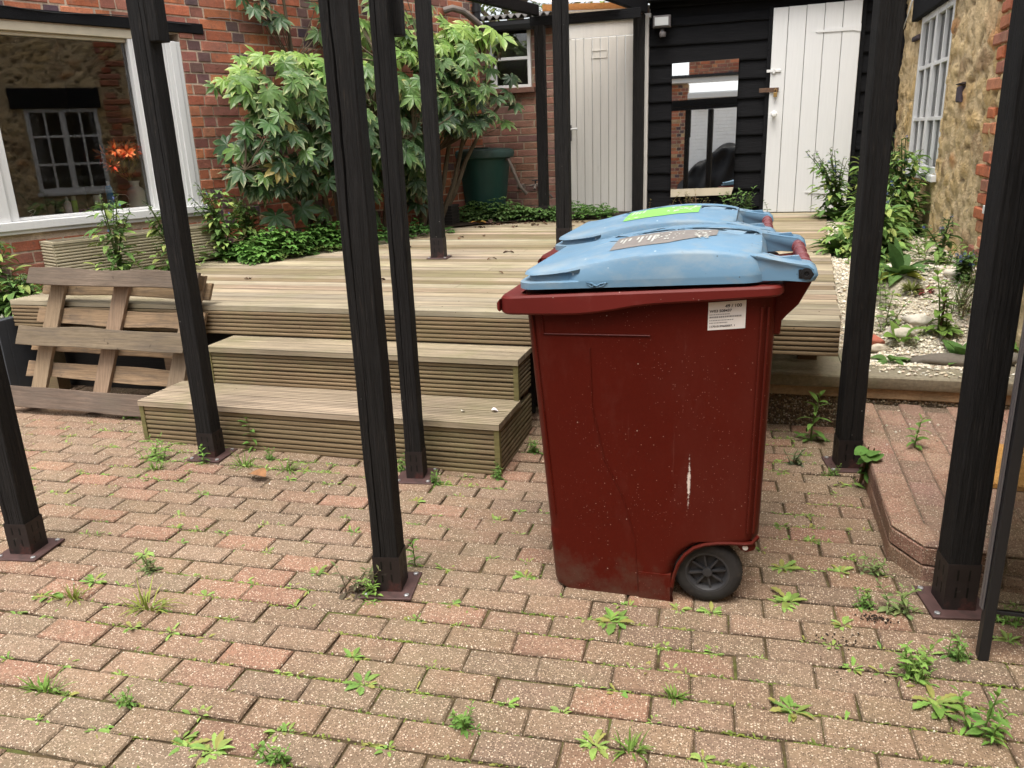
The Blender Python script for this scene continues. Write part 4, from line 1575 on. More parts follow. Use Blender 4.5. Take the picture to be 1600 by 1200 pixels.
def sinterp(tab, x):
    """smooth (catmull) interpolation"""
    xs_ = [t[0] for t in tab]
    if x <= xs_[0]:
        return tab[0][1]
    if x >= xs_[-1]:
        return tab[-1][1]
    for i in range(len(tab) - 1):
        if x <= xs_[i + 1]:
            p0, p1, p2, p3 = tab[max(i - 1, 0)], tab[i], tab[i + 1], tab[min(i + 2, len(tab) - 1)]
            t = (x - p1[0]) / (p2[0] - p1[0])
            m1 = (p2[1] - p0[1]) / (p2[0] - p0[0]) * (p2[0] - p1[0])
            m2 = (p3[1] - p1[1]) / (p3[0] - p1[0]) * (p2[0] - p1[0])
            return (2 * t ** 3 - 3 * t * t + 1) * p1[1] + (t ** 3 - 2 * t * t + t) * m1 + (-2 * t ** 3 + 3 * t * t) * p2[1] + (t ** 3 - t * t) * m2


def make_bin(label):
    t = thing('wheelie_bin', label, 'bin', (-.25, 2.47, 0), 0, 'blue lidded wheelie bins')
    # --- body
    m = MB()
    ARCH = [(.0, -.187), (.05, -.187), (.09, -.182), (.13, -.170), (.165, -.150), (.19, -.125), (.205, -.095), (.214, -.06), (.219, -.02), (.2205, .02), (.223, .035)]
    lv = [0.0, .012, .03, .05, .07, .09, .11, .13, .15, .17, .185, .195, .205, .212, .217, .2205, .223, .227, .24, .28, .40, .55, .70, .82, .90, .955]
    rings = []
    for z in lv:
        x0 = -.555 - .068 * (z / .9)
        if z < .02:
            x0 += .02 * (1 - z / .02) ** 2
        x1 = interp(ARCH, z) if z <= .223 else (.052 if z < .2275 else .058 + .014 * (z / .95))
        y0 = 2.186 - .012 * (z / .9)
        y1 = 2.735 + .035 * (z / .9)
        rc = .045 if z > .2 else .035
        ring = [(a, b, z) for a, b in rr(x0, x1, y0, y1, rc)]
        rings.append(ring)
    m.loft(rings, cap1=True)
    # lip round the wheel arch on the near and far side
    for yy_ in (2.184, 2.737):
        pts = [(x + .004, yy_, z) for z, x in ARCH[:-1]] + [(.045, yy_, .226), (.06, yy_, .25)]
        m.tube(pts, .006, 6)
    # moulded ridges on the near side
    for q in (2.1835,):
        m.tube([(-.43, q - .010, .80), (-.425, q - .008, .62), (-.39, q - .006, .46), (-.335, q - .003, .34), (-.297, q - .001, .2), (-.287, q + .001, .02)], .0014, 5)
        m.tube([(-.565, q - .011, .838), (-.26, q - .011, .842)], .0022, 5)
        m.tube([(-.565, q - .011, .838), (-.57, q - .011, .90)], .0022, 5)
    for (xa, ya, xb, yb_) in ((.030, 2.1765, .036, 2.1665), (.046, 2.182, .053, 2.172), (-.545, 2.184, -.603, 2.1725)):
        m.tube([(xa, ya, .26), (xb, yb_, .93)], .0035, 6)
    # foot panel standing a little proud
    m.box(-.284, -.187, 2.1815, 2.20, 0.0, .09)
    body = m.build('body', 'binbody', t, smooth=True, angle=30)
    # --- rim
    m = MB()
    top = [(-.70, .949), (.10, .994)]
    bot = [(-.70, .897), (-.47, .902), (-.38, .913), (-.28, .932), (-.1, .948), (.1, .966)]
    o1 = rr(-.69, .088, 2.140, 2.80, .04)
    o2 = rr(-.628, .070, 2.170, 2.775, .04)
    o3 = rr(-.684, .082, 2.146, 2.794, .036)
    o4 = rr(-.64, .055, 2.19, 2.75, .03)
    m.loft([[(a, b, sinterp(bot, p[0]) + .01) for (a, b), p in zip(o2, o1)],
            [(a, b, sinterp(bot, a)) for a, b in o3],
            [(a, b, sinterp(bot, a) + .006) for a, b in o1],
            [(a, b, interp(top, a) - .006) for a, b in o1],
            [(a, b, interp(top, a)) for a, b in o3],
            [(a, b, interp(top, p[0])) for (a, b), p in zip(o4, o1)],
            [(a, b, interp(top, p[0]) - .03) for (a, b), p in zip(o4, o1)]], cap0=False, cap1=True)
    m.prism([(-.69, .905), (-.697, .912), (-.697, .93), (-.69, .94)], 2.15, 2.30)
    rim = m.build('rim', 'binrim', t, smooth=True, angle=40)
    # --- hinge bracket
    m = MB()
    m.prism([(.06, .988), (.152, 1.002), (.158, .992), (.128, .93), (.10, .90), (.088, .885), (.086, .845), (.06, .845)], 2.215, 2.27)
    m.prism([(.06, .988), (.152, 1.002), (.158, .992), (.128, .93), (.10, .90), (.088, .885), (.086, .845), (.06, .845)], 2.67, 2.725)
    m.prism([(.06, .988), (.125, .99), (.11, .94), (.085, .90), (.06, .90)], 2.27, 2.67)
    m.build('hinge_bracket', 'binbody', t, bevel=.005)
    # --- handle bar
    m = MB()
    m.tube([(.140, 2.205, 1.026), (.140, 2.735, 1.026)], .0155, 14)
    for yy_ in (2.30, 2.40, 2.54, 2.64):
        m.lathe([(.0155, -.006), (.020, -.003), (.020, .003), (.0155, .006)], (.140, yy_, 1.026), 'y', 14)
    m.build('handle_bar', 'bar', t, smooth=True)
    # --- lid
    m = MB()
    SK = [(-.66, .969), (.06, 1.002)]
    CR = [(-.66, 1.018), (-.60, 1.019), (-.50, 1.030), (-.40, 1.052), (-.28, 1.072), (-.17, 1.081), (-.05, 1.078), (.02, 1.066), (.07, 1.052)]
    base = rr(-.638, .048, 2.146, 2.794, .062, 8)

    def ins(d, r=.062):
        return rr(-.638 + d, .048 - min(d, .02), 2.146 + d, 2.794 - d, max(r - d * .5, .02), 8)

    def pocket(x):
        return .022 * (1 - smooth01((x + .49) / .025))
    rings = []
    rings.append([(a, b, interp(SK, p[0]) + .0) for (a, b), p in zip(ins(.010), base)])
    rings.append([(a, b, interp(SK, a) - .001) for a, b in base])
    rings.append([(a, b, interp(SK, a) + .017) for a, b in base])
    rings.append([(lerp(a, a2, pocket(a) / .022), lerp(b, b2, pocket(a) / .022), interp(SK, a) + .020) for (a, b), (a2, b2) in zip(base, ins(.024))])
    f34 = [(lerp(a, a2, pocket(a) / .022), lerp(b, b2, pocket(a) / .022)) for (a, b), (a2, b2) in zip(ins(.006), ins(.026))]
    rings.append([(a, b, min(interp(SK, p[0]) + .040, sinterp(CR, p[0]) - .012)) for (a, b), p in zip(f34, base)])
    rings.append([(a, b, sinterp(CR, p[0]) - .010) for (a, b), p in zip(ins(.012), base)])
    rings.append([(a, b, sinterp(CR, p[0]) - .003) for (a, b), p in zip(ins(.016), base)])
    rings.append([(a, b, sinterp(CR, p[0]) + .001) for (a, b), p in zip(ins(.024), base)])
    for d, up in ((.05, .008), (.10, .016), (.16, .022), (.22, .026), (.28, .028), (.31, .0285)):
        rings.append([(a, b, sinterp(CR, a) + up * smooth01((a + .66) / .2) * .8) for (a, b), p in zip(ins(d), base)])
    m.loft(rings, cap0=True, cap1=True)
    # the small moulded wing mark on the lower edge of the lid
    yq = 2.1445
    for sg in (-1, 1):
        m.tube([(-.405, yq, .985), (-.405 + sg * .012, yq, .992), (-.405 + sg * .028, yq, .994)], .0018, 5)
        m.tube([(-.405, yq, .981), (-.405 + sg * .016, yq, .985), (-.405 + sg * .024, yq, .990)], .0014, 5)
    lid = m.build('lid', 'blue', t, smooth=True, angle=35)
    # lugs
    for y0, y1, sd_ in ((2.150, 2.235, -1), (2.705, 2.790, 1)):
        m = MB()
        out = [(-.06, 1.076), (.02, 1.068), (.06, 1.060), (.10, 1.053), (.148, 1.047), (.163, 1.036), (.167, 1.020), (.160, 1.006), (.145, 1.001), (.09, 1.004), (.0, .998), (-.06, .996)]
        ys = [y0, y0 + .006, y1 - .006, y1]
        sc = [.93, 1, 1, .93]
        cx, cz = .05, 1.03
        m.loft([[(cx + (a - cx) * k, y - sd_ * .03 * (1 - smooth01((a + .06) / .15)), cz + (b - cz) * k) for a, b in out] for y, k in zip(ys, sc)])
        m.prism([(.045, 1.066), (.07, 1.058), (.12, 1.062), (.128, 1.05), (.11, 1.03), (.06, 1.03)], y0 + .055 if sd_ < 0 else y0 + .01, y0 + .075 if sd_ < 0 else y0 + .03)
        lg = m.build('hinge_lug', 'blue', lid, smooth=True, angle=40)
        m = MB()
        ye = y0 if sd_ < 0 else y1
        m.prism([(.118, 1.034), (.148, 1.036), (.157, 1.022), (.148, 1.009), (.120, 1.012)], ye + sd_ * .0006, ye - sd_ * .004)  # black plate paints the shade inside the hollow lug end
        m.lathe([(.015, sd_ * .0), (.015, sd_ * .004), (.007, sd_ * .0045), (.006, sd_ * .001)], (.138, ye + sd_ * .001, 1.0245), 'y', 16)
        m.build('pin_cap_hollow', 'blackplastic', lg, smooth=True)
    # --- wheels
    for y0, y1 in ((2.196, 2.246), (2.676, 2.726)):
        wc = (-.080, 0, .103)
        m = MB()
        q = .5 * (y0 + y1)
        hw = (y1 - y0) / 2
        m.lathe([(.066, -hw * .9), (.075, -hw), (.090, -hw * .93), (.0985, -hw * .7), (.1020, -hw * .35), (.1022, hw * .35), (.0985, hw * .7), (.090, hw * .93), (.075, hw), (.066, hw * .9)], (wc[0], q, wc[2]), 'y', 48, caps=False)
        for k in range(30):
            a = 2 * math.pi * k / 30
            for s_ in (-1, 1):
                p = Vector((wc[0] + .095 * math.cos(a), q + s_ * hw * .8, wc[2] + .095 * math.sin(a)))
                m.tube([p, Vector((wc[0] + .1025 * math.cos(a + .09), q + s_ * hw * .25, wc[2] + .1025 * math.sin(a + .09)))], .0022, 4)
        wh = m.build('wheel', 'tyre', t, smooth=True)
        m = MB()
        m.lathe([(.067, -hw * .9), (.060, -hw * .86), (.054, -hw * .5), (.052, -hw * .1), (.014, -hw * .1), (.014, -hw * .85), (.008, -hw * .9), (.0005, -hw * .9)], (wc[0], q, wc[2]), 'y', 32, caps=False)
        m.lathe([(.067, hw * .9), (.060, hw * .86), (.054, hw * .5), (.052, hw * .1), (.014, hw * .1), (.014, hw * .85), (.008, hw * .9), (.0005, hw * .9)], (wc[0], q, wc[2]), 'y', 32, caps=False)
        for k in range(8):
            a = 2 * math.pi * k / 8 + .2
            for s_ in (-1, 1):
                d, e = Vector((math.cos(a), 0, math.sin(a))), Vector((-math.sin(a), 0, math.cos(a))) * .0028
                c0 = Vector((wc[0], q, wc[2]))
                ya, yb = Vector((0, s_ * hw * .1, 0)), Vector((0, s_ * hw * .62, 0))
                p, q2 = c0 + d * .012, c0 + d * .056
                m.hexa([p - e + ya, p + e + ya, q2 + e + ya, q2 - e + ya, p - e + yb, p + e + yb, q2 + e + yb, q2 - e + yb])
        m.build('hub', 'hub', wh, smooth=True, angle=30)
    m = MB()
    m.tube([(-.080, 2.24, .103), (-.080, 2.68, .103)], .011, 10)
    m.build('axle', 'steel', t, smooth=True)
    m = MB()
    m.prism([(-.02, .222), (.050, .222), (.056, .212), (.052, .200), (.03, .190), (.015, .195), (.0, .21)], 2.190, 2.215)
    fo = m.build('axle_flap', 'binbody', t, bevel=.003)
    m = MB()
    m.lathe([(.008, 0), (.008, -.002), (.003, -.003)], (.026, 2.1895, .206), 'y', 14)
    m.build('stud', 'paper', fo, smooth=True)
    return t, lid, body


bin1, lid1, body1 = make_bin('maroon wheelie bin in front with a blue lid, white sticker and brown lid label')


def copy_tree(o, parent=None):
    c = o.copy()
    COL.objects.link(c)
    if parent:
        c.parent = parent
        c.matrix_parent_inverse = o.matrix_parent_inverse.copy()
    for ch in list(o.children):
        copy_tree(ch, c)
    return c


bin2 = copy_tree(bin1)
bin2.location = (-.25 - .085, 2.47 + .79, 0)
bin2['label'] = 'second wheelie bin behind the front one, lime green label on its blue lid'
lid2 = [o for o in bin2.children if o.name.startswith('lid')][0]


def text_mesh(mb, s, size, T):
    cu = bpy.data.curves.new('t', 'FONT')
    cu.body = s
    cu.size = size
    cu.offset = size * .025
    ob = bpy.data.objects.new('t', cu)
    COL.objects.link(ob)
    dg = bpy.context.evaluated_depsgraph_get()
    me = bpy.data.meshes.new_from_object(ob.evaluated_get(dg))
    mb.mesh([T(v.co.x, v.co.y) for v in me.vertices], [tuple(p.vertices) for p in me.polygons])
    bpy.data.objects.remove(ob)
    bpy.data.curves.remove(cu)
    bpy.data.meshes.remove(me)


# sticker on the near side of the front bin
YF = 2.186 - .012 * .98
SX, SZ, SW, SH_ = -.104, .862, .098, .077


def stT(a, b, d=.0012):
    return (SX + a, 2.1735 - d + (.945 - (SZ + b)) * .013, SZ + b + a * .10)


m = MB()
m.hexa([stT(0, 0, .0009), stT(SW, 0, .0009), stT(SW, 0, -.003), stT(0, 0, -.003), stT(0, SH_, .0009), stT(SW, SH_, .0009), stT(SW, SH_, -.003), stT(0, SH_, -.003)])
stk = m.build('sticker', 'paper', bin1)
m = MB()
for (a, b, s, z) in ((.044, .0605, '49 / 100', .0120), (.004, .049, 'W03 508437', .0100), (.004, .0075, '117010199600057. 1', .0074)):
    text_mesh(m, s, z, lambda x, y, a=a, b=b: stT(a + x * 1.08, b + y, .0016))
rt = random.Random(4)
m.build('lettering', 'ink', stk)
m = MB()
for b, ln, h_ in ((.0415, .054, .0024), (.0335, .088, .0044), (.0255, .066, .0024), (.0185, .05, .0024)):
    a = .004
    while a < ln:
        w_ = rt.uniform(.002, .0045)
        m.face([stT(a, b, .0016), stT(a + w_, b, .0016), stT(a + w_, b + h_, .0016), stT(a, b + h_, .0016)])
        a += w_ + rt.uniform(.0008, .0018)
m.build('fine_print', 'greyink', stk)


def lid_z(x, dy_=.1):
    return sinterp([(-.66, 1.018), (-.60, 1.019), (-.50, 1.030), (-.40, 1.052), (-.28, 1.072), (-.17, 1.081), (-.05, 1.078), (.02, 1.066), (.07, 1.052)], x)


def lid_label(parent_lid, mat_, x0, x1, y0, y1, dx, dy_, cut, marks, mark_mat):
    """a label lying on the crowned top of a lid"""
    mb = MB()
    n = 16

    def up(x, y):
        d = min(abs(y - 2.146), abs(2.794 - y))
        u = interp([(.024, .001), (.05, .008), (.10, .016), (.16, .022), (.22, .026), (.28, .028), (.31, .0285), (.4, .0285)], d)
        return lid_z(x) + u * smooth01((x + .66) / .2) * .8
    ny_ = 6
    for i in range(n):
        a, b = lerp(x0, x1, i / n), lerp(x0, x1, (i + 1) / n)
        for j in range(ny_):
            f0, f1 = j / ny_, (j + 1) / ny_
            ya = lambda f, x: lerp(y0 + cut * max(0, (x - lerp(x0, x1, .55))) , y1, f)
            pts = [(a, ya(f0, a)), (b, ya(f0, b)), (b, ya(f1, b)), (a, ya(f1, a))]
            mb.face([(p[0] + dx, p[1] + dy_, up(*p) + .0016) for p in pts])
    lb_ = mb.build('label', mat_, None)
    lb_.parent = parent_lid.parent
    lb_.matrix_parent_inverse = Matrix.Translation(parent_lid.parent.location).inverted()
    mb = MB()
    for (xa, xb, ya, yb) in marks:
        k = 3
        for i in range(k):
            a, b = lerp(xa, xb, i / k), lerp(xa, xb, (i + 1) / k)
            mb.face([(p[0] + dx, p[1] + dy_, up(*p) + .0028) for p in ((a, ya), (b, ya), (b, yb), (a, yb))])
    q = mb.build('lettering', mark_mat, lb_)
    return lb_


rl = random.Random(12)
mk = [(-.372 + k * .012 + rl.uniform(0, .003), -.366 + k * .012 + rl.uniform(0, .002), 2.27 + rl.uniform(0, .09), 2.38) for k in range(9) if k not in (3,)]
mk += [(x_, x_ + rl.uniform(.003, .009), y_, y_ + rl.uniform(.006, .02)) for x_, y_ in ((rl.uniform(-.27, -.19), rl.uniform(2.28, 2.38)) for k in range(22))]
mk += [(x_, x_ + rl.uniform(.003, .007), y_, y_ + rl.uniform(.006, .016)) for x_, y_ in ((rl.uniform(-.165, -.115), rl.uniform(2.26, 2.40)) for k in range(34))]
lid_label(lid1, 'greylabel', -.385, -.095, 2.24, 2.43, 0, 0, .7, mk, 'fadedprint')
mk = [(-.37 + k * .014, -.362 + k * .014, 2.35, 2.40 + rl.uniform(0, .05)) for k in range(4)]
mk += [(x_, x_ + rl.uniform(.004, .012), y_, y_ + rl.uniform(.008, .03)) for x_, y_ in ((rl.uniform(-.23, -.12), rl.uniform(2.28, 2.45)) for k in range(30))]
lid_label(lid2, 'limelabel', -.385, -.11, 2.24, 2.46, -.085, .79, .3, mk, 'fadedprint')


# ---------------------------------------------------------------- pallet leaning on the deck edge
pt = thing('wooden_pallet', 'weathered wooden pallet leaning against the deck beside the steps', 'pallet', (-3.45, 3.35, 0))
PV = Vector((.14, .25, .765)).normalized()
PN = Vector((0, -.765, .25)).normalized()
PB0 = Vector((-4.05, 3.41, .0))


def PT(u, v, n):
    return PB0 + Vector((u, 0, -.012 * u)) + PV * v + PN * n


PWC = [(.22, .155, .095), (.18, .135, .09), (.25, .17, .10), (.20, .15, .105), (.27, .19, .11)]
rpal = random.Random(15)


def plank(nm, u0, u1, v0, v1, n0, n1, mt_='palletwood', wav=.011, c=None):
    mb = MB()
    n = 14
    along_u = (u1 - u0) > (v1 - v0)
    rings = []
    sd_ = rpal.uniform(0, 50)
    for i in range(n + 1):
        t = i / n
        e = [wav * noise.noise((t * 3.5, sd_ + k * 7, 1)) for k in range(4)]
        if along_u:
            u = lerp(u0, u1, t)
            rings.append([PT(u, v0 + e[0], n0), PT(u, v1 + e[1], n0), PT(u, v1 + e[1], n1 + e[2] * .4), PT(u, v0 + e[0], n1 + e[2] * .4)])
        else:
            v = lerp(v0, v1, t)
            rings.append([PT(u0 + e[0], v, n0), PT(u1 + e[1], v, n0), PT(u1 + e[1], v, n1 + e[2] * .4), PT(u0 + e[0], v, n1 + e[2] * .4)])
    mb.loft(rings, c or vary(rpal.choice(PWC), .12, rpal))
    return mb.build(nm, mt_, pt, bevel=.003)


for v0, v1 in ((.0, .115), (.355, .465), (.705, .795)):
    plank('front_board', 0 + rpal.uniform(-.01, .01), 1.135, v0, v1, .118, .140, c=vary((.158, .122, .088), .16, rpal))
for u in (.13, .57, 1.05):
    for v0, v1 in ((.01, .1), (.365, .45), (.71, .785)):
        plank('block', u - .055, u + .055, v0, v1, .045, .1175, 'palletwood', .003, vary((.15, .10, .06), .1, rpal))
    plank('bearer', u - .052, u + .052, .0, .79, .022, .0445, 'palletwood_up', .005, vary((.26, .185, .125), .1, rpal))
for v in (0, .17, .33, .49, .66):
    plank('back_board', 0, 1.135, v, v + .092, -.001, .0215, c=vary((.27, .185, .11), .12, rpal))

# ---------------------------------------------------------------- glazed door leaf at the right edge
gd = thing('glass_door', 'open black framed glass door cut by the right edge of the photo', 'door', (.94, 2.09, 0))
m = MB()
m.box(.634, .660, 2.072, 2.106, .006, 1.95)
m.build('stile', 'blackplastic', gd, bevel=.003)
m = MB()
m.box(.6275, .6335, 2.098, 2.112, .15, 1.95)
m.box(.6295, .6330, 2.088, 2.0975, .15, 1.95)
m.build('edge_strip', 'greystrip', gd, bevel=.001)
m = MB()
m.box(1.19, 1.228, 2.068, 2.112, .15, 1.95)
m.box(.660, 1.19, 2.076, 2.11, 1.87, 1.95)
m.box(.660, 1.19, 2.082, 2.098, .145, .153)
m.build('frame', 'blackplastic', gd)
m = MB()
m.box(.661, 1.189, 2.088, 2.092, .153, 1.868)
m.build('pane', 'dustyglass', gd)

# ---------------------------------------------------------------- yard behind the camera (seen in the mirror)
yb = thing('yard_building', 'white painted brick wall with orange brick above, seen only in the mirror', 'building', (-1, -2.6, 0))
m = MB()
Tb = lambda s, n, z: Vector((s, -2.6 + n, z))
brickwork(m, Tb, -2.05, 2.2, 0, 3.2, [], pal=[(.76, .76, .75), (.80, .80, .79), (.72, .73, .72)], blue=0, flemish=False, mortar=(.66, .67, .66), rnd=random.Random(41), rough=.0025)
m.build('white_wall', 'whitewall', yb)
m = MB()
brickwork(m, Tb, -3.4, -2.05, 0, 3.4, [], blue=.3, mortar=(.46, .38, .27), rnd=random.Random(42), pal=OLD + [(.46, .3, .17)])
brickwork(m, Tb, -2.05, 2.2, 3.56, 4.8, [], blue=.1, mortar=(.42, .33, .22), rnd=random.Random(43))
m.build('brick_wall', 'brick', yb)
m = MB()
m.box(-3.4, 2.2, -2.62, -2.45, 3.40, 3.50)
m.box(-2.05, 2.2, -2.62, -2.50, 3.06, 3.16)
m.build('fascia', 'whitepaint', yb)
m = MB()
m.box(-3.4, 2.2, -2.62, -2.40, 3.505, 3.56)
m.tube([(-1.85, -2.5, 2.86), (-1.6, -2.42, 2.82)], .03, 8)
m.tube([(-.8, -2.55, 4.8), (-.8, -2.55, 3.55)], .03, 8)
m.build('gutter', 'blackplastic', yb)
# black tarpaulin heap
m = MB()
n1, n2 = 56, 40
vs = []
for j in range(n2 + 1):
    for i in range(n1 + 1):
        a, b = i / n1, j / n2
        x, y = lerp(-2.45, .6, a), lerp(-1.0, -2.5, b)
        hx = max(0, math.sin(math.pi * a)) ** .55
        hb = smooth01(b / .38) * (1 - .25 * smooth01((b - .8) / .2))
        z = 1.85 * hx * hb * (1 + .22 * noise.noise((x * 1.7, y * 1.2, 3))) - .15 * smooth01((x + .15) / .3) * (1 - smooth01((x - .3) / .4))
        fold = abs(noise.noise((x * 4 + y * 1.2, z * 1.5, 5)))
        z += .16 * fold * hb
        vs.append((x + .05 * noise.noise((z * 4, y * 3, 2)), y + .22 * noise.noise((x * 5, z * 3, 8)) * hb, max(.0, z)))
m.mesh(vs, [(j * (n1 + 1) + i, j * (n1 + 1) + i + 1, (j + 1) * (n1 + 1) + i + 1, (j + 1) * (n1 + 1) + i) for j in range(n2) for i in range(n1)])
tag(m.build('tarpaulin', 'tarp', smooth=True, angle=180), 'heap under a creased black tarpaulin, seen in the mirror', 'tarpaulin')

# ---------------------------------------------------------------- plants
GR = [(.075, .135, .03), (.06, .115, .03), (.095, .16, .035), (.05, .095, .025)]


def leaf(mb, p, d, L, W, bend=.6, col=(.07, .13, .03), seg=4, fold=.25, tip=None, prof=None, roll=0.0, edge=None):
    """blade with a folded midrib; d start direction, bending downwards"""
    p, d = Vector(p), Vector(d).normalized()
    prof = prof or [.12, .75, 1, .72, 0]
    seg = len(prof) - 1
    side = d.cross(Vector((0, 0, 1)))
    if side.length < .05:
        a = R.uniform(0, 6.28)
        side = Vector((math.cos(a), math.sin(a), 0))
    side.normalize()
    if roll:
        side = Matrix.Rotation(roll, 3, d) @ side
    lp = None
    for k in range(seg + 1):
        n = side.cross(d).normalized()
        w_ = W * .5 * prof[k]
        a = p - side * w_ + n * w_ * fold
        b = p + side * w_ + n * w_ * fold
        if lp:
            c = mixc(col, tip, k / seg) if tip else col
            if edge:
                mb.f.append(None)
                mb.f.pop()
                mb.face([lp[0], lp[1], p, a], [edge, c, c, edge])
                mb.face([lp[1], lp[2], b, p], [c, edge, edge, c])
            else:
                mb.face([lp[0], lp[1], p, a], c)
                mb.face([lp[1], lp[2], b, p], vary(c, .03))
        lp = (a, p, b)
        d = (d + Vector((0, 0, -bend / seg))).normalized()
        side = (side - d * side.dot(d)).normalized()
        p = p + d * (L / seg)


JAG = [.14, .5, .32, .75, .5, 1, .62, .9, .45, 0]
OVAL = [.12, .7, 1, .95, .7, .38, 0]
LANCE = [.15, .6, 1, .85, .5, 0]


def rosette(mb, x, y, z, s, rnd, n=None, col=None, prof=None, wid=.30):
    col = col or rnd.choice([(.21, .36, .075), (.18, .31, .07), (.27, .40, .10)])
    n = n or rnd.randint(10, 16)
    a0 = rnd.uniform(0, 6.28)
    for k in range(n):
        a = a0 + 2 * math.pi * k / n + rnd.uniform(-.35, .35)
        el = rnd.uniform(.12, .75)
        L = s * rnd.uniform(.22, .5)
        leaf(mb, (x + .006 * math.cos(a), y + .006 * math.sin(a), z), (math.cos(a) * math.cos(el), math.sin(a) * math.cos(el), math.sin(el)),
             L, L * wid * rnd.uniform(.8, 1.4), rnd.uniform(.4, 1.1), mixc(vary(col, .22, rnd), (.34, .30, .09), rnd.choice([0, 0, 0, .15, .35, .8])), prof=prof or (JAG if rnd.random() < .6 else LANCE), roll=rnd.uniform(-.3, .3))


def sprig(mb, x, y, z, h, rnd, col, lw=.28, nodes=6, ll=.45, lean=.15, top=True):
    a = rnd.uniform(0, 6.28)
    dx, dy_ = math.cos(a) * lean * h, math.sin(a) * lean * h
    pts = [Vector((x + dx * t * t, y + dy_ * t * t, z + h * t)) for t in (0, .35, .7, 1)]
    mb.tube(pts, [h * .016 + .0008, h * .013 + .0006, h * .01 + .0005, .0008], 5, mixc(col, (.12, .09, .04), .4))
    ph = rnd.uniform(0, 6.28)
    for k in range(nodes):
        t = lerp(.12, .98, k / (nodes - 1))
        p = Vector((x + dx * t * t, y + dy_ * t * t, z + h * t))
        for s_ in (0, math.pi):
            b = ph + k * 1.9 + s_ + rnd.uniform(-.4, .4)
            el = lerp(.2, .9, t) + rnd.uniform(-.2, .2)
            L = h * ll * lerp(1, .55, t) * rnd.uniform(.75, 1.2)
            leaf(mb, p, (math.cos(b) * math.cos(el), math.sin(b) * math.cos(el), math.sin(el)), L, L * lw * rnd.uniform(.85, 1.25), rnd.uniform(.5, 1.3), vary(mixc(col, (.2, .33, .07), t * .35), .2, rnd), prof=LANCE, roll=rnd.uniform(-.4, .4))


def tuft(mb, x, y, z, s, rnd, n=26, col=(.17, .27, .05)):
    for k in range(n):
        a, r = rnd.uniform(0, 6.28), rnd.uniform(0, s * .38)
        el = rnd.uniform(.6, 1.5)
        L = s * rnd.uniform(.25, .65)
        leaf(mb, (x + r * math.cos(a), y + r * math.sin(a) * .5, z), (math.cos(a) * math.cos(el), math.sin(a) * math.cos(el), math.sin(el)), L, .004 + s * .012, rnd.uniform(.5, 1.6), vary(col, .3, rnd), prof=[.8, 1, .8, .5, 0])


def bushy(mb, x, y, z, s, rnd, col=None):
    col = col or rnd.choice([(.16, .30, .065), (.20, .34, .075), (.14, .26, .06)])
    for k in range(rnd.randint(6, 9)):
        a, r = rnd.uniform(0, 6.28), rnd.uniform(0, s * .34)
        sprig(mb, x + r * math.cos(a), y + r * math.sin(a) * .7, z, s * rnd.uniform(.28, .62), rnd, vary(col, .15, rnd), .34, 5, .5, .5)
    for k in range(6):
        a, r = rnd.uniform(0, 6.28), rnd.uniform(0, s * .4)
        rosette(mb, x + r * math.cos(a), y + r * math.sin(a) * .7, z, s * .4, rnd, 6, col)


def roundleaf(mb, p, d, r, col, rnd):
    leaf(mb, p, d, r * 2, r * 1.9, rnd.uniform(.5, 1.2), col, prof=[.1, .62, .92, 1, .9, .6, .15], fold=.12, roll=rnd.uniform(-.3, .3))


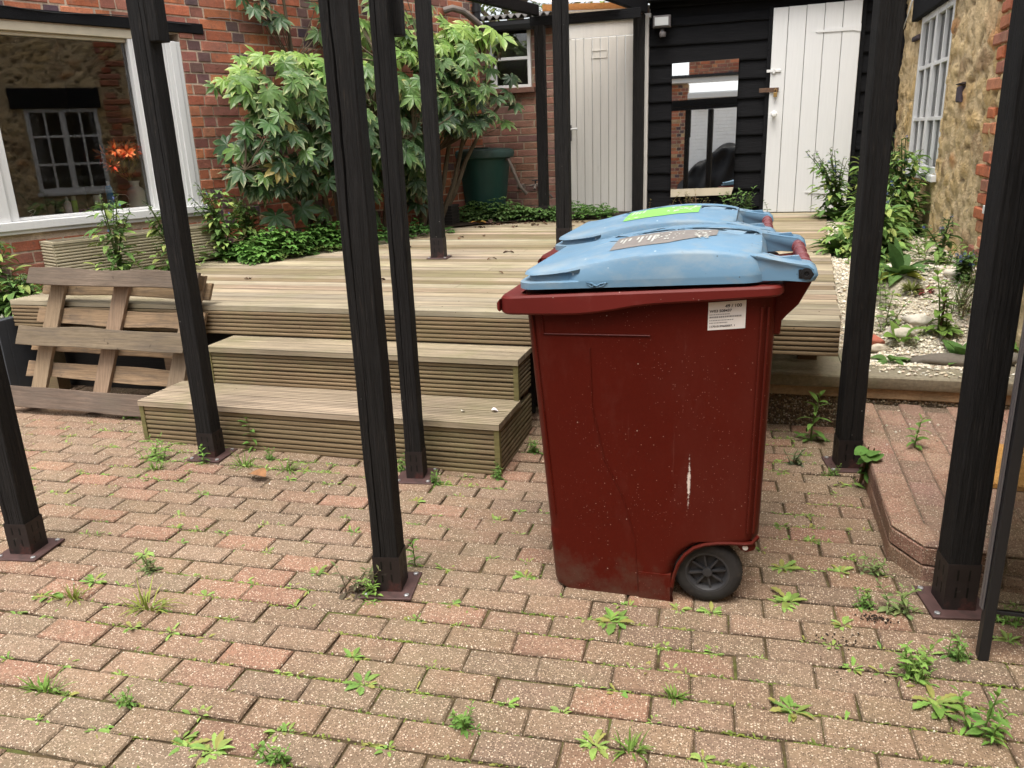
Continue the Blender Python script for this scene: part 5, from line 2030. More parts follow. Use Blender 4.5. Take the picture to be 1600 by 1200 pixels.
WEEDS = [
    (-0.942, 1.561, 0.00, 'r', 0.1, 'bright green starry rosette weed alone in the bare front paving'),
    (-0.331, 2.007, 0.00, 'r', 0.15, 'flat sprawling green weed on the paving just below the wheelie bin foot'),
    (-0.061, 2.149, -0.00, 'r', 0.08, 'small green weed in the joint directly under the bin wheel'),
    (-0.155, 2.144, 0.00, 'r', 0.07, 'small weed in the joint below the bin foot, left of the wheel'),
    (-0.664, 2.183, 0.00, 'r', 0.12, 'yellowing leafy weed beside the lower left corner of the maroon bin'),
    (0.149, 2.472, 0.00, 'r', 0.11, 'jagged green weed on the paving to the right of the bin wheel'),
    (0.162, 2.261, 0.00, 'r', 0.14, 'spreading jagged weed on the paving below and right of the bin wheel'),
    (0.327, 2.483, 0.00, 'r', 0.09, 'low feathery weed between the bin wheel and the corner of the brick step'),
    (0.432, 2.516, 0.00, 'b', 0.12, 'bushy pale weed growing against the foot of the brick step corner'),
    (0.374, 2.303, 0.00, 'b', 0.1, 'small leafy weed left of the feathery one at the big right post base plate'),
    (0.466, 2.324, 0.00, 'b', 0.15, 'feathery pale weed touching the base plate of the big right post'),
    (0.306, 2.184, 0.00, 'r', 0.08, 'round compact weed between two pavers left of the dark soil crumbs'),
    (0.453, 1.986, 0.00, 'b', 0.16, 'bushy light green weed on the paving in front of the big right post'),
    (0.494, 1.864, 0.00, 'r', 0.16, 'weed with broad rounded flat leaves in the lower right of the paving'),
    (0.157, 1.750, 0.00, 'r', 0.12, 'weed with a pale upright tip at the lower middle right of the paving'),
    (0.581, 1.734, 0.00, 'u', 0.12, 'large lush light green weed at the bottom right corner'),
    (-0.297, 1.487, 0.00, 'r', 0.12, 'flat spreading weed at the bottom edge below the maroon bin'),
    (-0.215, 1.507, 0.00, 'g', 0.09, 'narrow upright weed at the bottom edge, right of a flat spreading one'),
    (0.756, 2.291, 0.00, 'b', 0.11, 'weed with yellow green leaves under the glass door pane'),
    (0.734, 2.203, 0.00, 'r', 0.1, 'lower sprawling weed under the glass door, beside its stile'),
    (0.313, 1.961, 0.00, 'r', 0.06, 'tiny dark weed below the soil crumbs'),
    (0.585, 2.117, 0.00, 'b', 0.1, 'dull olive weed between the big right post and the glass door stile'),
    (0.516, 2.086, 0.00, 'r', 0.07, 'small pale weed just below the base plate of the big right post'),
    (0.309, 3.652, 0.00, 'u', 0.22, 'tall leafy weed left of the post that stands at the brick step'),
    (0.226, 3.389, 0.00, 'b', 0.13, 'feathery grey green weed patch behind the bin, left of a tall weed'),
    (0.165, 3.284, 0.00, 'r', 0.09, 'weed growing close against the right edge of the maroon bin'),
    (0.363, 3.257, 0.00, 'b', 0.08, 'small weed on the base plate of the post at the brick step'),
    (0.460, 3.181, 0.00, 'k', 0.24, 'weed with big rounded leaves between the post and the brick step edge'),
    (0.671, 3.312, 0.13, 'u', 0.13, 'light green weed growing from a joint on top of the brick step'),
    (0.247, 2.701, 0.00, 'r', 0.06, 'tiny weed in a joint to the right of the bin side'),
    (-2.258, 3.065, 0.00, 'u', 0.16, 'tall sprig weed in front of the bottom wooden step'),
    (-2.386, 2.815, 0.00, 'u', 0.09, 'upright weed touching the left front of a post foot by the steps'),
    (-2.171, 2.859, 0.00, 'g', 0.15, 'fine grassy tuft against the bottom step beside a tall sprig'),
    (-1.962, 2.849, 0.00, 'g', 0.12, 'tuft of thin grass by the dead leaf near the bottom step'),
    (-1.895, 2.756, 0.00, 'r', 0.07, 'small green weed just above the dead leaf'),
    (-2.102, 2.950, 0.00, 'b', 0.09, 'leafy weed against the bottom step right of the grassy tuft'),
    (-2.658, 2.862, 0.00, 'b', 0.18, 'big bushy weed clump at the left front corner of the bottom step'),
    (-3.193, 3.309, 0.00, 'b', 0.15, 'weed clump between the pallet and the left end of the bottom step'),
    (-2.568, 2.703, 0.00, 'g', 0.1, 'pale grass patch in front of the weed clump at the step corner'),
    (-2.350, 2.662, 0.00, 'r', 0.07, 'flat weed left of the post foot by the steps'),
    (-2.185, 2.575, 0.00, 'r', 0.07, 'flat weed below the post foot by the steps'),
    (-2.072, 2.267, 0.00, 'r', 0.07, 'dark sprawling weed on the open paving of the left half'),
    (-1.926, 1.978, 0.00, 'b', 0.12, 'clumped dark green weed with a pale chip, right of the left edge post'),
    (-2.045, 2.051, 0.00, 'r', 0.09, 'flat weed just above the clump right of the left edge post'),
    (-2.076, 1.838, 0.00, 'r', 0.1, 'grey green weed below the base plate of the left edge post'),
    (-2.157, 1.751, 0.00, 'r', 0.12, 'low spreading grey weed near the left edge of the paving'),
    (-2.068, 1.748, 0.00, 'g', 0.12, 'yellowish grass tuft below the left edge post'),
    (-1.785, 1.747, 0.00, 'g', 0.16, 'wide yellow green grass tuft on the lower left paving'),
    (-1.753, 1.650, 0.00, 'r', 0.08, 'small fern like weed below the wide grass tuft'),
    (-1.615, 1.643, 0.00, 'r', 0.08, 'flat jagged weed right of the fern like one on the lower left paving'),
    (-1.774, 1.331, 0.00, 'g', 0.11, 'grassy tuft at the lower left edge of the photo'),
    (-1.523, 1.347, 0.00, 'b', 0.09, 'mossy green clump on the lower left paving'),
    (-1.515, 1.231, 0.00, 'r', 0.09, 'rosette weed near the bottom left corner'),
    (-1.258, 1.235, 0.00, 'r', 0.11, 'spreading weed cut by the bottom edge in the left half'),
    (-1.180, 1.250, 0.00, 'r', 0.1, 'rounder weed cut by the bottom edge beside a spreading one'),
    (-1.006, 1.302, 0.00, 'b', 0.1, 'upright sprig at the bottom edge below the middle of the left paving'),
    (-0.627, 1.525, 0.00, 'b', 0.1, 'trailing weed in a joint at the bottom middle of the photo'),
    (-1.027, 1.709, 0.00, 'r', 0.08, 'small dark weed in a joint below the middle front post'),
    (-1.112, 1.982, 0.00, 'b', 0.12, 'fresh green weed against the base plate of the middle front post'),
    (-1.165, 1.989, 0.00, 'd', 0.16, 'withered brown weed beside the base plate of the middle front post'),
    (-1.050, 2.199, 0.00, 'u', 0.1, 'upright weed right behind the middle front post'),
    (-0.845, 1.986, 0.00, 'r', 0.06, 'tiny weed right of the middle front post base plate'),
    (-0.947, 2.253, 0.00, 'r', 0.07, 'small weed behind and right of the middle front post'),
    (-1.392, 1.940, 0.00, 'r', 0.06, 'bright small rosette left of the withered weed'),
    (-1.335, 1.954, 0.00, 'r', 0.06, 'bright small rosette between another rosette and the withered weed'),
    (-1.363, 2.072, 0.00, 'r', 0.08, 'flat weed with a yellow leaf left of the middle front post'),
    (-1.648, 1.925, 0.00, 'r', 0.07, 'small leafy sprig in the centre of the left paving'),
    (-1.448, 3.006, 0.00, 'b', 0.11, 'weed against the bottom step left of the post that touches it'),
    (-1.251, 2.876, 0.00, 'b', 0.1, 'weed patch right of the post that touches the bottom step'),
    (-1.266, 2.737, 0.00, 'r', 0.08, 'low weed in front of the post that touches the bottom step'),
    (-1.008, 3.023, 0.00, 'b', 0.13, 'weed hanging around the right front corner of the bottom step'),
    (-0.931, 3.327, 0.00, 'b', 0.12, 'weed between the right side of the steps and the bin'),
    (-0.132, 1.705, 0.00, 'g', 0.07, 'short moss tuft in a joint below the bin wheel, on the front paving'),
]
SEEDLINGS = [(-0.15, 1.81), (-0.04, 1.94), (0.07, 1.88), (0.07, 1.93), (-0.04, 1.79), (-0.54, 2.10), (-0.34, 2.11), (0.20, 2.04), (0.14, 2.87), (0.24, 2.92), (0.38, 2.61), (-0.84, 2.30), (-0.79, 2.52), (-1.07, 2.56), (-0.88, 2.61), (-0.85, 2.74), (-1.14, 2.79), (-1.78, 2.89), (-1.61, 2.77), (-1.70, 2.66), (-1.54, 2.25), (-1.40, 2.36), (-1.63, 2.15), (-2.00, 2.21), (-2.62, 2.66), (-1.76, 1.96), (-1.88, 1.75), (-1.73, 1.78), (-1.52, 1.79), (-1.49, 1.64), (-1.84, 1.44), (-1.63, 1.44), (-1.72, 1.39), (-1.31, 1.42), (-1.67, 1.23), (-1.18, 1.55), (-1.06, 1.35), (-0.89, 1.89), (-0.80, 1.69), (-0.76, 1.57), (-0.67, 1.48), (-0.55, 1.58), (-0.99, 2.08), (-1.54, 2.00), (-2.05, 1.64), (-0.23, 1.79), (-0.43, 1.62), (-0.38, 1.70), (-0.67, 1.53), (-0.80, 1.43), (-0.17, 1.63), (-0.30, 1.70), (-0.05, 1.58), (0.25, 2.08), (0.43, 2.07), (-2.95, 2.47), (-2.75, 2.44), (-2.83, 2.67), (-3.24, 2.87), (-2.96, 2.93), (-3.39, 2.93), (-3.43, 3.21), (-3.73, 3.21)]

wr_ = random.Random(77)
ca, sa = math.cos(rad(2.6)), math.sin(rad(2.6))
WG = 'weeds in the paving joints'
for (x, y, z, ty, s, lab) in WEEDS:
    mb = MB()
    z0 = z - .004
    if z < .05:                                   # weeds root in the nearest course joint
        v_ = -x * sa + y * ca
        v2 = -1.4 + round((v_ + 1.4) / .1015) * .1015
        x, y = x - (v2 - v_) * sa, y + (v2 - v_) * ca
        z0 = ground_z(x, y) - .003
    if ty == 'r':
        rosette(mb, x, y, z0, s * 1.1, wr_)
        if s > .09:
            rosette(mb, x + wr_.uniform(-.3, .3) * s, y + wr_.uniform(-.2, .2) * s, z0, s * .7, wr_)
    elif ty == 'b':
        bushy(mb, x, y, z0, s, wr_, (.20, .26, .10) if 'pale' in lab else ((.15, .2, .11) if 'grey' in lab else None))
    elif ty == 'g':
        tuft(mb, x, y, z0, s, wr_, 34, (.25, .30, .06) if 'yellow' in lab else (.16, .27, .05))
        rosette(mb, x + s * .15, y, z0, s * .5, wr_, 7)
    elif ty == 'u':
        sprig(mb, x, y, z0, s, wr_, (.14, .27, .055), .30, 8, .5, .12)
        rosette(mb, x, y, z0, s * .8, wr_, 7, (.13, .24, .05))
        if 'lush' in lab:
            for q in ((-.035, .012, .8), (.03, .015, .65), (.01, -.025, .6)):
                sprig(mb, x + q[0], y + q[1], z0, s * q[2], wr_, (.17, .32, .06), .3, 7, .5, .3)
    elif ty == 'k':
        for k in range(4):
            a = wr_.uniform(0, 6.28)
            tp_ = Vector((x + .05 * math.cos(a), y + .04 * math.sin(a), z0 + s * wr_.uniform(.5, .85)))
            mb.tube([(x, y, z0), ((x + tp_.x) / 2, (y + tp_.y) / 2, tp_.z * .55), tp_], [.005, .004, .003], 5, (.14, .09, .05))
            for q in range(4):
                b = wr_.uniform(0, 6.28)
                roundleaf(mb, tp_ - Vector((0, 0, wr_.uniform(0, .07))), (math.cos(b), math.sin(b), wr_.uniform(-.1, .6)), wr_.uniform(.022, .036), vary((.12, .25, .05), .18, wr_), wr_)
        rosette(mb, x + .03, y - .02, z0, .12, wr_, 7)
    else:
        bushy(mb, x, y, z0, s, wr_, (.13, .09, .07))
    o = mb.build('weed', 'softleaf')
    tag(o, lab, 'weed', WG)
for k in range(70):
    SEEDLINGS.append((wr_.uniform(-2.9, -1.0), wr_.uniform(2.86, 3.04)))
for k in range(70):
    SEEDLINGS.append((wr_.uniform(-3.7, -2.3), wr_.uniform(2.1, 3.25)))
for k in range(40):
    SEEDLINGS.append((wr_.uniform(.05, .45), wr_.uniform(2.4, 3.8)))
for k in range(60):
    SEEDLINGS.append((wr_.uniform(-2.4, .9), wr_.uniform(1.2, 2.9)))
SEEDLINGS = [(x, y) for x, y in SEEDLINGS if not (-.6 < x < .08 and 2.14 < y < 3.7)]
mb = MB()
for (x, y) in SEEDLINGS:
    v_ = -x * sa + y * ca
    v2 = -1.4 + round((v_ + 1.4) / .1015) * .1015
    x, y = x - (v2 - v_) * sa, y + (v2 - v_) * ca
    for q in range(wr_.randint(1, 3)):
        rosette(mb, x + wr_.gauss(0, .02), y + wr_.gauss(0, .006), ground_z(x, y) - .004, wr_.uniform(.035, .075), wr_, wr_.randint(5, 9))
# moss along the joints
ca, sa = math.cos(rad(2.6)), math.sin(rad(2.6))
for k in range(7000):
    x = wr_.uniform(-3.6, 1.0)
    j = wr_.randint(0, 34)
    u, v = x, -1.4 + j * .1015
    px, py = u * ca - v * sa, u * sa + v * ca
    if abs(px) > .35 + py * .95 or py < .75 or not keep_ground(px, py) or py > 3.0 and px < -1:
        continue
    d = noise.noise((px * 2.1, py * 2.1, 31))
    if d < -.22 + .25 * wr_.random():
        continue
    c = vary(wr_.choice([(.17, .22, .04), (.21, .26, .05), (.15, .20, .045), (.25, .27, .07)]), .2, wr_)
    for q in range(wr_.randint(2, 6)):
        a = wr_.uniform(0, 6.28)
        leaf(mb, (px + wr_.gauss(0, .018), py + wr_.gauss(0, .003), ground_z(px, py) - .006), (math.cos(a), math.sin(a), wr_.uniform(.3, 1.5)), wr_.uniform(.007, .02), wr_.uniform(.004, .009), .8, c, prof=[.5, 1, 0])
stuff(mb.build('moss', 'softleaf'), 'moss and tiny seedlings scattered along the paving joints', 'moss')

# dark soil crumbs and bits on the paving
mb = MB()
for (cx, cy, n, sx) in ((.405, 2.215, 120, .022), (.30, 2.08, 60, .04), (.38, 3.25, 60, .09), (.33, 1.95, 20, .06)):
    for k in range(n):
        blob(mb, (cx + wr_.gauss(0, sx), cy + wr_.gauss(0, sx * .5), .004 + abs(wr_.gauss(0, .004))), wr_.uniform(.001, .0042), vary((.03, .022, .016), .4, wr_), wr_)
stuff(mb.build('soil_crumbs', 'litter'), 'dark soil crumbs on the paving left of the big right post', 'soil')


def scrap(name, label, cat, p, L, W, col, rz, mt_='litter', curl=.4):
    mb = MB()
    leaf(mb, (p[0], p[1], p[2] + .012), (math.cos(rz), math.sin(rz), .15), L, W, curl, col, prof=OVAL, fold=.5)
    return tag(mb.build(name, mt_), label, cat)


scrap('dead_leaf', 'crisp brown dead leaf on the paving in front of the bottom step', 'leaf', (-1.98, 2.735, .004), .11, .075, (.26, .13, .06), 2.9)
scrap('paper_scrap', 'white blossom like scrap on the right end of the bottom tread', 'scrap', (-1.085, 3.20, .208), .035, .035, (.8, .72, .74), .4, 'floral', .9)
scrap('paper_scrap', 'small white crumpled bit on the bottom tread, left of the other scrap', 'scrap', (-1.215, 3.165, .207), .02, .02, (.7, .66, .55), 1.2, 'floral', .9)
mb = MB()
for k in range(46):
    x, y = wr_.uniform(-2.6, -1.2), wr_.uniform(7.2, 7.9)
    if wr_.random() < .45:
        x, y = wr_.uniform(-3.6, .6), wr_.uniform(4.2, 8.3)
    if x < deck_left(y) + .2:
        continue
    for q in range(wr_.randint(1, 3)):
        a = wr_.uniform(0, 6.28)
        leaf(mb, (x + wr_.gauss(0, .02), y + wr_.gauss(0, .02), .588), (math.cos(a), math.sin(a), .3), wr_.uniform(.03, .075), wr_.uniform(.018, .035), 1.2, vary((.09, .05, .03), .4, wr_), prof=LANCE, fold=.6)
for k in range(10):
    a = wr_.uniform(0, 6.28)
    leaf(mb, (-2.55 + wr_.gauss(0, .1), 7.62 + wr_.gauss(0, .04), .59), (math.cos(a), math.sin(a) * .3, .25), .13, .05, .8, vary((.42, .24, .05) if k < 3 else (.12, .06, .05), .3, wr_), prof=LANCE, fold=.4)
stuff(mb.build('leaf_litter', 'litter'), 'brown dead leaf bits scattered over the deck boards', 'leaf litter')


# variegated fatsia
def palmate(mb, c, nrm, tw, r, g, e, rnd, lobes=8, droop=.35):
    nrm = nrm.normalized()
    a = nrm.cross(Vector((0, 0, 1)))
    if a.length < .1:
        a = Vector((1, 0, 0))
    a.normalize()
    b = nrm.cross(a).normalized()
    if b.z > 0:
        b = -b
    # b points downhill: the lobes fan out around it
    span = rad(285)
    for k in range(lobes):
        th = -span / 2 + span * k / (lobes - 1) + tw + rnd.uniform(-.06, .06)
        d = b * math.cos(th) + a * math.sin(th)
        s_ = nrm.cross(d).normalized()
        L = r * (1.0 if abs(th - tw) < 1.2 else .78) * rnd.uniform(.88, 1.1)
        W = L * .37
        dr = droop * rnd.uniform(.7, 1.4)
        P = lambda t, w, h: c + d * (L * t) + s_ * (W * w) - nrm * (L * dr * t * t) + nrm * h * L
        gg = vary(g, .10, rnd)
        ee = vary(e, .12, rnd)
        ee = mixc(gg, ee, rnd.choice([.2, .6, 1.0]))
        gm = mixc(gg, ee, .18)
        pts = [(0, 0, 0), (.34, -.36, .015), (.34, 0, -.02), (.34, .36, .015), (.60, -.52, .02), (.60, 0, -.025), (.60, .52, .02), (.82, -.30, .0), (.82, 0, -.03), (.82, .30, .0), (1.02, 0, -.07)]
        q = [P(*t) for t in pts]
        mb.face([q[0], q[2], q[1]], [gg, gg, gm])
        mb.face([q[0], q[3], q[2]], [gg, gm, gg])
        mb.face([q[1], q[2], q[5], q[4]], [gg, gg, gg, gm])
        mb.face([q[2], q[3], q[6], q[5]], [gg, gg, gm, gg])
        mb.face([q[4], q[5], q[8], q[7]], [gm, gg, gg, ee])
        mb.face([q[5], q[6], q[9], q[8]], [gg, gm, ee, gg])
        mb.face([q[7], q[8], q[10]], [ee, gm, ee])
        mb.face([q[8], q[9], q[10]], [gm, ee, ee])


def fatsia(name, label, spots, stems, seed):
    t = thing(name, label, 'shrub', tuple(wall(stems[0][0], .25, .59)))
    rnd = random.Random(seed)
    ml, msx = MB(), MB()
    st_pts = []
    for (s, n, top_s, top_n, top_z) in stems:
        pts = [wall(lerp(s, top_s, q) + .05 * math.sin(q * 5 + s), lerp(n, top_n, q) + .03 * math.sin(q * 7), lerp(.58, top_z, q)) for q in (0, .25, .5, .75, 1)]
        msx.tube(pts, [.028, .025, .021, .017, .012], 7, (.13, .10, .06))
        st_pts += pts[1:]
    for (s, n, z, r, kind) in spots:
        c = wall(s, n, z)
        if c.x / c.y > -.405 and c.z < 1.47:      # nothing hangs in front of the water butt
            continue
        if kind == 'y':
            g = mixc((.12, .25, .04), (.25, .38, .07), rnd.random())
            e = (.55, .60, .22)
        elif kind == 'm' and rnd.random() < .02:
            g, e = (.30, .24, .06), (.42, .34, .10)
        elif kind == 'm':
            g = mixc((.045, .115, .028), (.11, .21, .045), rnd.random())
            e = (.42, .46, .20)
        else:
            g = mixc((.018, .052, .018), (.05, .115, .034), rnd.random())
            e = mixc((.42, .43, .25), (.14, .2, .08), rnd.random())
        nv = WN * rnd.uniform(.35, 1.0) + Vector((0, 0, rnd.uniform(.45, 1.1))) + WD * rnd.gauss(0, .45) - Vector((0, .2, 0))
        palmate(ml, c, nv, rnd.gauss(0, .35), r, g, e, rnd, rnd.choice([7, 8, 9]), rnd.uniform(.12, .42))
        # leaf stalk back to the nearest stem point
        q = min(st_pts, key=lambda k: (k - c).length + max(0, k.z - c.z) * 1.5)
        dv = q - c
        if dv.length > .42:
            dv = dv.normalized() * .42
        msx.tube([c, c + dv * .5 - Vector((0, 0, .05)), c + dv - Vector((0, 0, .06))], [.0035, .0045, .005], 5, mixc((.26, .32, .10), (.2, .17, .08), rnd.random()))
    msx.build('stem', 'bark', t)
    ml.build('foliage', 'leaf', t, smooth=False)
    return t


rf = random.Random(99)
sp1 = []
for k in range(640):
    s = rf.uniform(-.60, 2.05)
    u = (s + .60) / 2.65
    topz = 2.10 - .35 * max(0, .10 - u) * 8 + .12 * noise.noise((s * 2, 3, 1)) + .25 * smooth01((u - .5) / .3)
    botz = 1.02 + .10 * noise.noise((s * 3, 7, 1)) + .25 * max(0, .16 - u) * 4
    z = lerp(botz, topz, rf.random())
    depth = .34 + .42 * math.sin(math.pi * min(1, (z - botz) / (topz - botz + .01) * .9 + .1)) ** .5
    n = depth * rf.uniform(.35, 1.05)
    if n > .75:
        n = .75
    hf = (z - botz) / (topz - botz + .01)
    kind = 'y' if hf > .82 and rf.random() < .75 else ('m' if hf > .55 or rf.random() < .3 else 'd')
    sp1.append((s, n, z, rf.uniform(.095, .142), kind))
for s, z, n in ((-.35, .88, .42), (-.15, .92, .5), (.1, .88, .45), (.45, .90, .4), (.65, .82, .42), (1.2, .85, .4), (1.5, .9, .35), (-.56, 1.2, .3), (-.6, 1.42, .28), (-.6, 1.3, .3)):
    sp1.append((s, n, z, .15, 'd'))
for k in range(9):
    sp1.append((rf.uniform(-.32, .15), rf.uniform(.05, .2), rf.uniform(2.28, 2.6), .12, 'd'))
for k in range(52):
    sp1.append((rf.uniform(.35, 1.5), rf.uniform(.05, .4), rf.uniform(2.15, 2.8), rf.uniform(.10, .14), 'ymmd'[k % 4]))
for k in range(70):
    sp1.append((rf.uniform(1.0, 2.1), rf.uniform(.3, .62), rf.uniform(.85, 1.5), rf.uniform(.10, .14), 'dm'[k % 2]))
fatsia('fatsia_shrub', 'huge variegated fatsia shrub covering the house wall behind the posts', sp1,
       [(.1, .25, -.3, .4, 1.7), (.2, .22, .1, .5, 1.9), (.4, .2, .5, .45, 2.0), (.9, .22, .8, .5, 2.1), (1.1, .2, 1.4, .45, 2.15), (1.4, .2, 1.8, .4, 2.1), (.5, .12, .2, .1, 2.6), (.3, .3, -.55, .45, 1.3), (1.3, .3, 1.0, .6, 1.5)], 5)
sp2 = []
for k in range(30):
    s = rf.uniform(1.72, 2.45)
    sp2.append((s, rf.uniform(.25, .5), lerp(2.26, 2.44, rf.random()) + .05 * (s - 2), rf.uniform(.14, .18), 'y'))
for k in range(44):
    s = rf.uniform(1.6, 2.15)
    sp2.append((s, rf.uniform(.12, .5), rf.uniform(1.5, 2.2), rf.uniform(.11, .15), rf.choice('ymmd')))
for s, z, r_, k_ in ((2.30, 2.05, .14, 'm'), (2.38, 1.78, .13, 'm'), (2.62, 1.98, .12, 'd'), (2.58, 1.84, .15, 'd'), (2.68, 1.72, .14, 'd'), (2.50, 1.55, .15, 'm'), (2.36, 1.42, .12, 'd'), (2.2, 1.62, .15, 'm'), (2.25, 1.9, .14, 'm')):
    sp2.append((s, .42, z, r_, k_))
fatsia('fatsia_shrub', 'taller yellow green fatsia rising over the water butt in the corner', sp2,
       [(1.5, .2, 2.2, .4, 2.25), (1.6, .22, 2.45, .4, 2.2), (1.45, .25, 1.9, .35, 2.25), (1.62, .18, 2.5, .42, 1.8), (1.5, .15, 1.95, .2, 1.9)], 6)

# leafy ground cover along the house bed and by the butt
mb = MB()
rg = random.Random(55)


def cover(cx, cy, n, sx, sy, z, h, col, lw, axis=None):
    for k in range(n):
        u, v = rg.uniform(-1, 1), rg.uniform(-1, 1)
        if axis:
            p = wall(cx + u * sx, cy + v * sy, 0)
            x, y = p.x, p.y
        else:
            x, y = cx + u * sx, cy + v * sy
        hh = h * (1 - .5 * u * u) * (.55 + .45 * noise.noise((x * 3, y * 3, 2))) * (1 - .45 * v * v)
        zz_ = z + rg.random() ** .7 * max(.03, hh)
        a = rg.uniform(0, 6.28)
        r_ = rg.uniform(.6, 1.3) * lw
        for q in range(3):
            b = a + (q - 1) * .9
            leaf(mb, (x, y, zz_), (math.cos(b), math.sin(b), rg.uniform(.0, .7)), r_, r_ * .62, .9, vary(col, .28, rg), prof=[.2, 1, .8, 0])


cover(-.18, .52, 760, .62, .22, .585, .36, (.12, .25, .05), .058, True)
cover(.75, .55, 260, .6, .2, .585, .24, (.08, .18, .04), .045, True)
cover(-.25, .62, 260, .5, .14, .585, .13, (.14, .20, .05), .03, True)
cover(-2.45, 7.98, 700, .62, .2, .59, .34, (.13, .23, .065), .05)
cover(-2.75, 7.85, 220, .4, .12, .59, .18, (.14, .22, .07), .045)
cover(-1.65, 8.15, 360, .30, .22, .59, .3, (.12, .24, .055), .042)
cover(-2.2, 7.98, 200, .3, .12, .59, .2, (.10, .17, .05), .035)
stuff(mb.build('ground_cover', 'softleaf'), 'low leafy ground cover along the back and left edge of the deck', 'ground cover')


# green alkanet: rough basal leaves, tall stems with small blue flowers
def alkanet(label, x, y, z, h, ns, nl, lw, seed, group='blue flowered alkanet plants', lean=(0, 0), flowers=True, bush=(0, .1)):
    ns, nl = int(ns * 2.0), int(nl * 1.8)
    t = thing('alkanet', label, 'plant', (x, y, z), 0, group)
    rnd = random.Random(seed)
    ml, mf, mst = MB(), MB(), MB()
    for k in range(nl):
        a = 2 * math.pi * k / nl + rnd.uniform(-.4, .4)
        el = rnd.uniform(.25, 1.1)
        L = lw * rnd.uniform(.75, 1.25)
        leaf(ml, (x + .02 * math.cos(a), y + .02 * math.sin(a), z), (math.cos(a) * math.cos(el), math.sin(a) * math.cos(el), math.sin(el)), L, L * .42, rnd.uniform(.7, 1.5), vary(rnd.choice([(.13, .24, .06), (.17, .29, .065), (.10, .19, .05)]), .15, rnd), prof=OVAL, roll=rnd.uniform(-.3, .3))
    for k in range(ns):
        a = rnd.uniform(0, 6.28)
        ln = rnd.uniform(.08, .34) * h
        hh = h * rnd.uniform(.65, 1.05)
        P = lambda q: Vector((x + (math.cos(a) * ln + lean[0]) * q * q, y + (math.sin(a) * ln + lean[1]) * q * q, z + hh * q))
        mst.tube([P(q) for q in (0, .3, .6, .85, 1)], [.007, .006, .005, .0035, .0025], 5, (.11, .15, .05))
        for q in range(11):
            tq = lerp(.18, .98, q / 10)
            b = q * 2.4 + rnd.uniform(-.5, .5)
            el = rnd.uniform(.1, .8)
            L = lerp(lw * .85, .05, tq) * rnd.uniform(.8, 1.25)
            leaf(ml, P(tq), (math.cos(b) * math.cos(el), math.sin(b) * math.cos(el), math.sin(el)), L, L * .52, rnd.uniform(.6, 1.4), vary((.13, .22, .065), .2, rnd), prof=OVAL)
            if tq > .55:
                p = P(tq) + Vector((math.cos(b), math.sin(b), .7)) * .03
                mst.tube([P(tq), p], .0018, 4, (.12, .15, .06))
                for w_ in range(4):
                    d = Vector((rnd.gauss(0, 1), rnd.gauss(0, 1), rnd.gauss(.3, .6))).normalized()
                    leaf(ml, p, d, .018, .009, .5, vary((.11, .14, .085), .2, rnd), prof=[.4, 1, 0])
                if flowers and rnd.random() < .2:
                    f0 = p + Vector((rnd.uniform(-.012, .012), rnd.uniform(-.012, .004), .008))
                    for w_ in range(5):
                        b2 = w_ * 1.2566
                        u_, v_ = Vector((math.cos(b2), -.25, math.sin(b2))), Vector((math.cos(b2 + .6), -.25, math.sin(b2 + .6)))
                        mf.face([f0, f0 + u_ * .009, f0 + v_ * .009], vary((.16, .22, .55), .25, rnd))
    for k in range(bush[0]):
        a, q = rnd.uniform(0, 6.28), rnd.random()
        rr_ = bush[1] * rnd.random() ** .5 * (1.1 - .6 * q)
        L = rnd.uniform(.05, .11)
        leaf(ml, (x + rr_ * math.cos(a) + lean[0] * q, y + rr_ * 1.5 * math.sin(a), z + h * .85 * q), (math.cos(a), math.sin(a), rnd.uniform(-.1, .9)), L, L * rnd.uniform(.35, .5), rnd.uniform(.6, 1.6), vary(rnd.choice([(.18, .31, .08), (.24, .37, .095), (.13, .24, .065), (.32, .39, .11)]), .15, rnd), prof=OVAL, roll=rnd.uniform(-.4, .4))
    if ns:
        mst.build('stem', 'softleaf', t)
    ml.build('foliage', 'softleaf', t)
    if mf.f:
        mf.build('flowers', 'floral', t)
    return t


bz = bed_z
alkanet('tall thin stemmed alkanet in front of the white shed door', .72, 7.95, .57, .62, 7, 14, .20, 1, lean=(-.12, -.1), bush=(140, 0.16))
alkanet('bushy alkanet against the black boards right of the shed door', .98, 8.0, .57, .62, 7, 14, .2, 2, bush=(160, 0.18))
alkanet('tallest alkanet covering the foot of the small paned window', 1.08, 6.75, .57, .72, 9, 16, .18, 3, bush=(300, 0.17))
alkanet('broad alkanet mass between the middle right post and the stone wall', .93, 6.7, .57, .46, 8, 18, .22, 4, bush=(300, 0.27))
alkanet('leafy alkanet with pale yellowing leaves beside the deck edge', .86, 6.15, .57, .30, 5, 18, .22, 5, bush=(240, 0.2))
alkanet('bright leafy clump overhanging the right deck edge just left of the post', .58, 5.75, .57, .22, 0, 24, .19, 6, flowers=False, bush=(120, .14))
alkanet('alkanet clump hidden behind the post at the middle of the bed', .76, 5.55, .57, .42, 5, 14, .2, 7, bush=(200, 0.18))
alkanet('small lone alkanet stalk with blue heads in front of the bare stone wall', 1.10, 5.35, .56, .28, 2, 5, .09, 8, bush=(30, 0.06))
alkanet('straggly low plant with a few blue flowers at the foot of the stone wall', 1.12, 4.85, bz(1.12, 4.85), .16, 6, 5, .06, 9)
alkanet('alkanet with one blue topped spike in front of the left window sill', *wall(-1.62, .42, 0).xy, .59, .56, 3, 9, .13, 10, bush=(110, 0.12))
alkanet('straggly alkanet at the left edge of the photo under the window', -4.53, 3.78, .48, .52, 5, 12, .15, 11, bush=(170, 0.16))
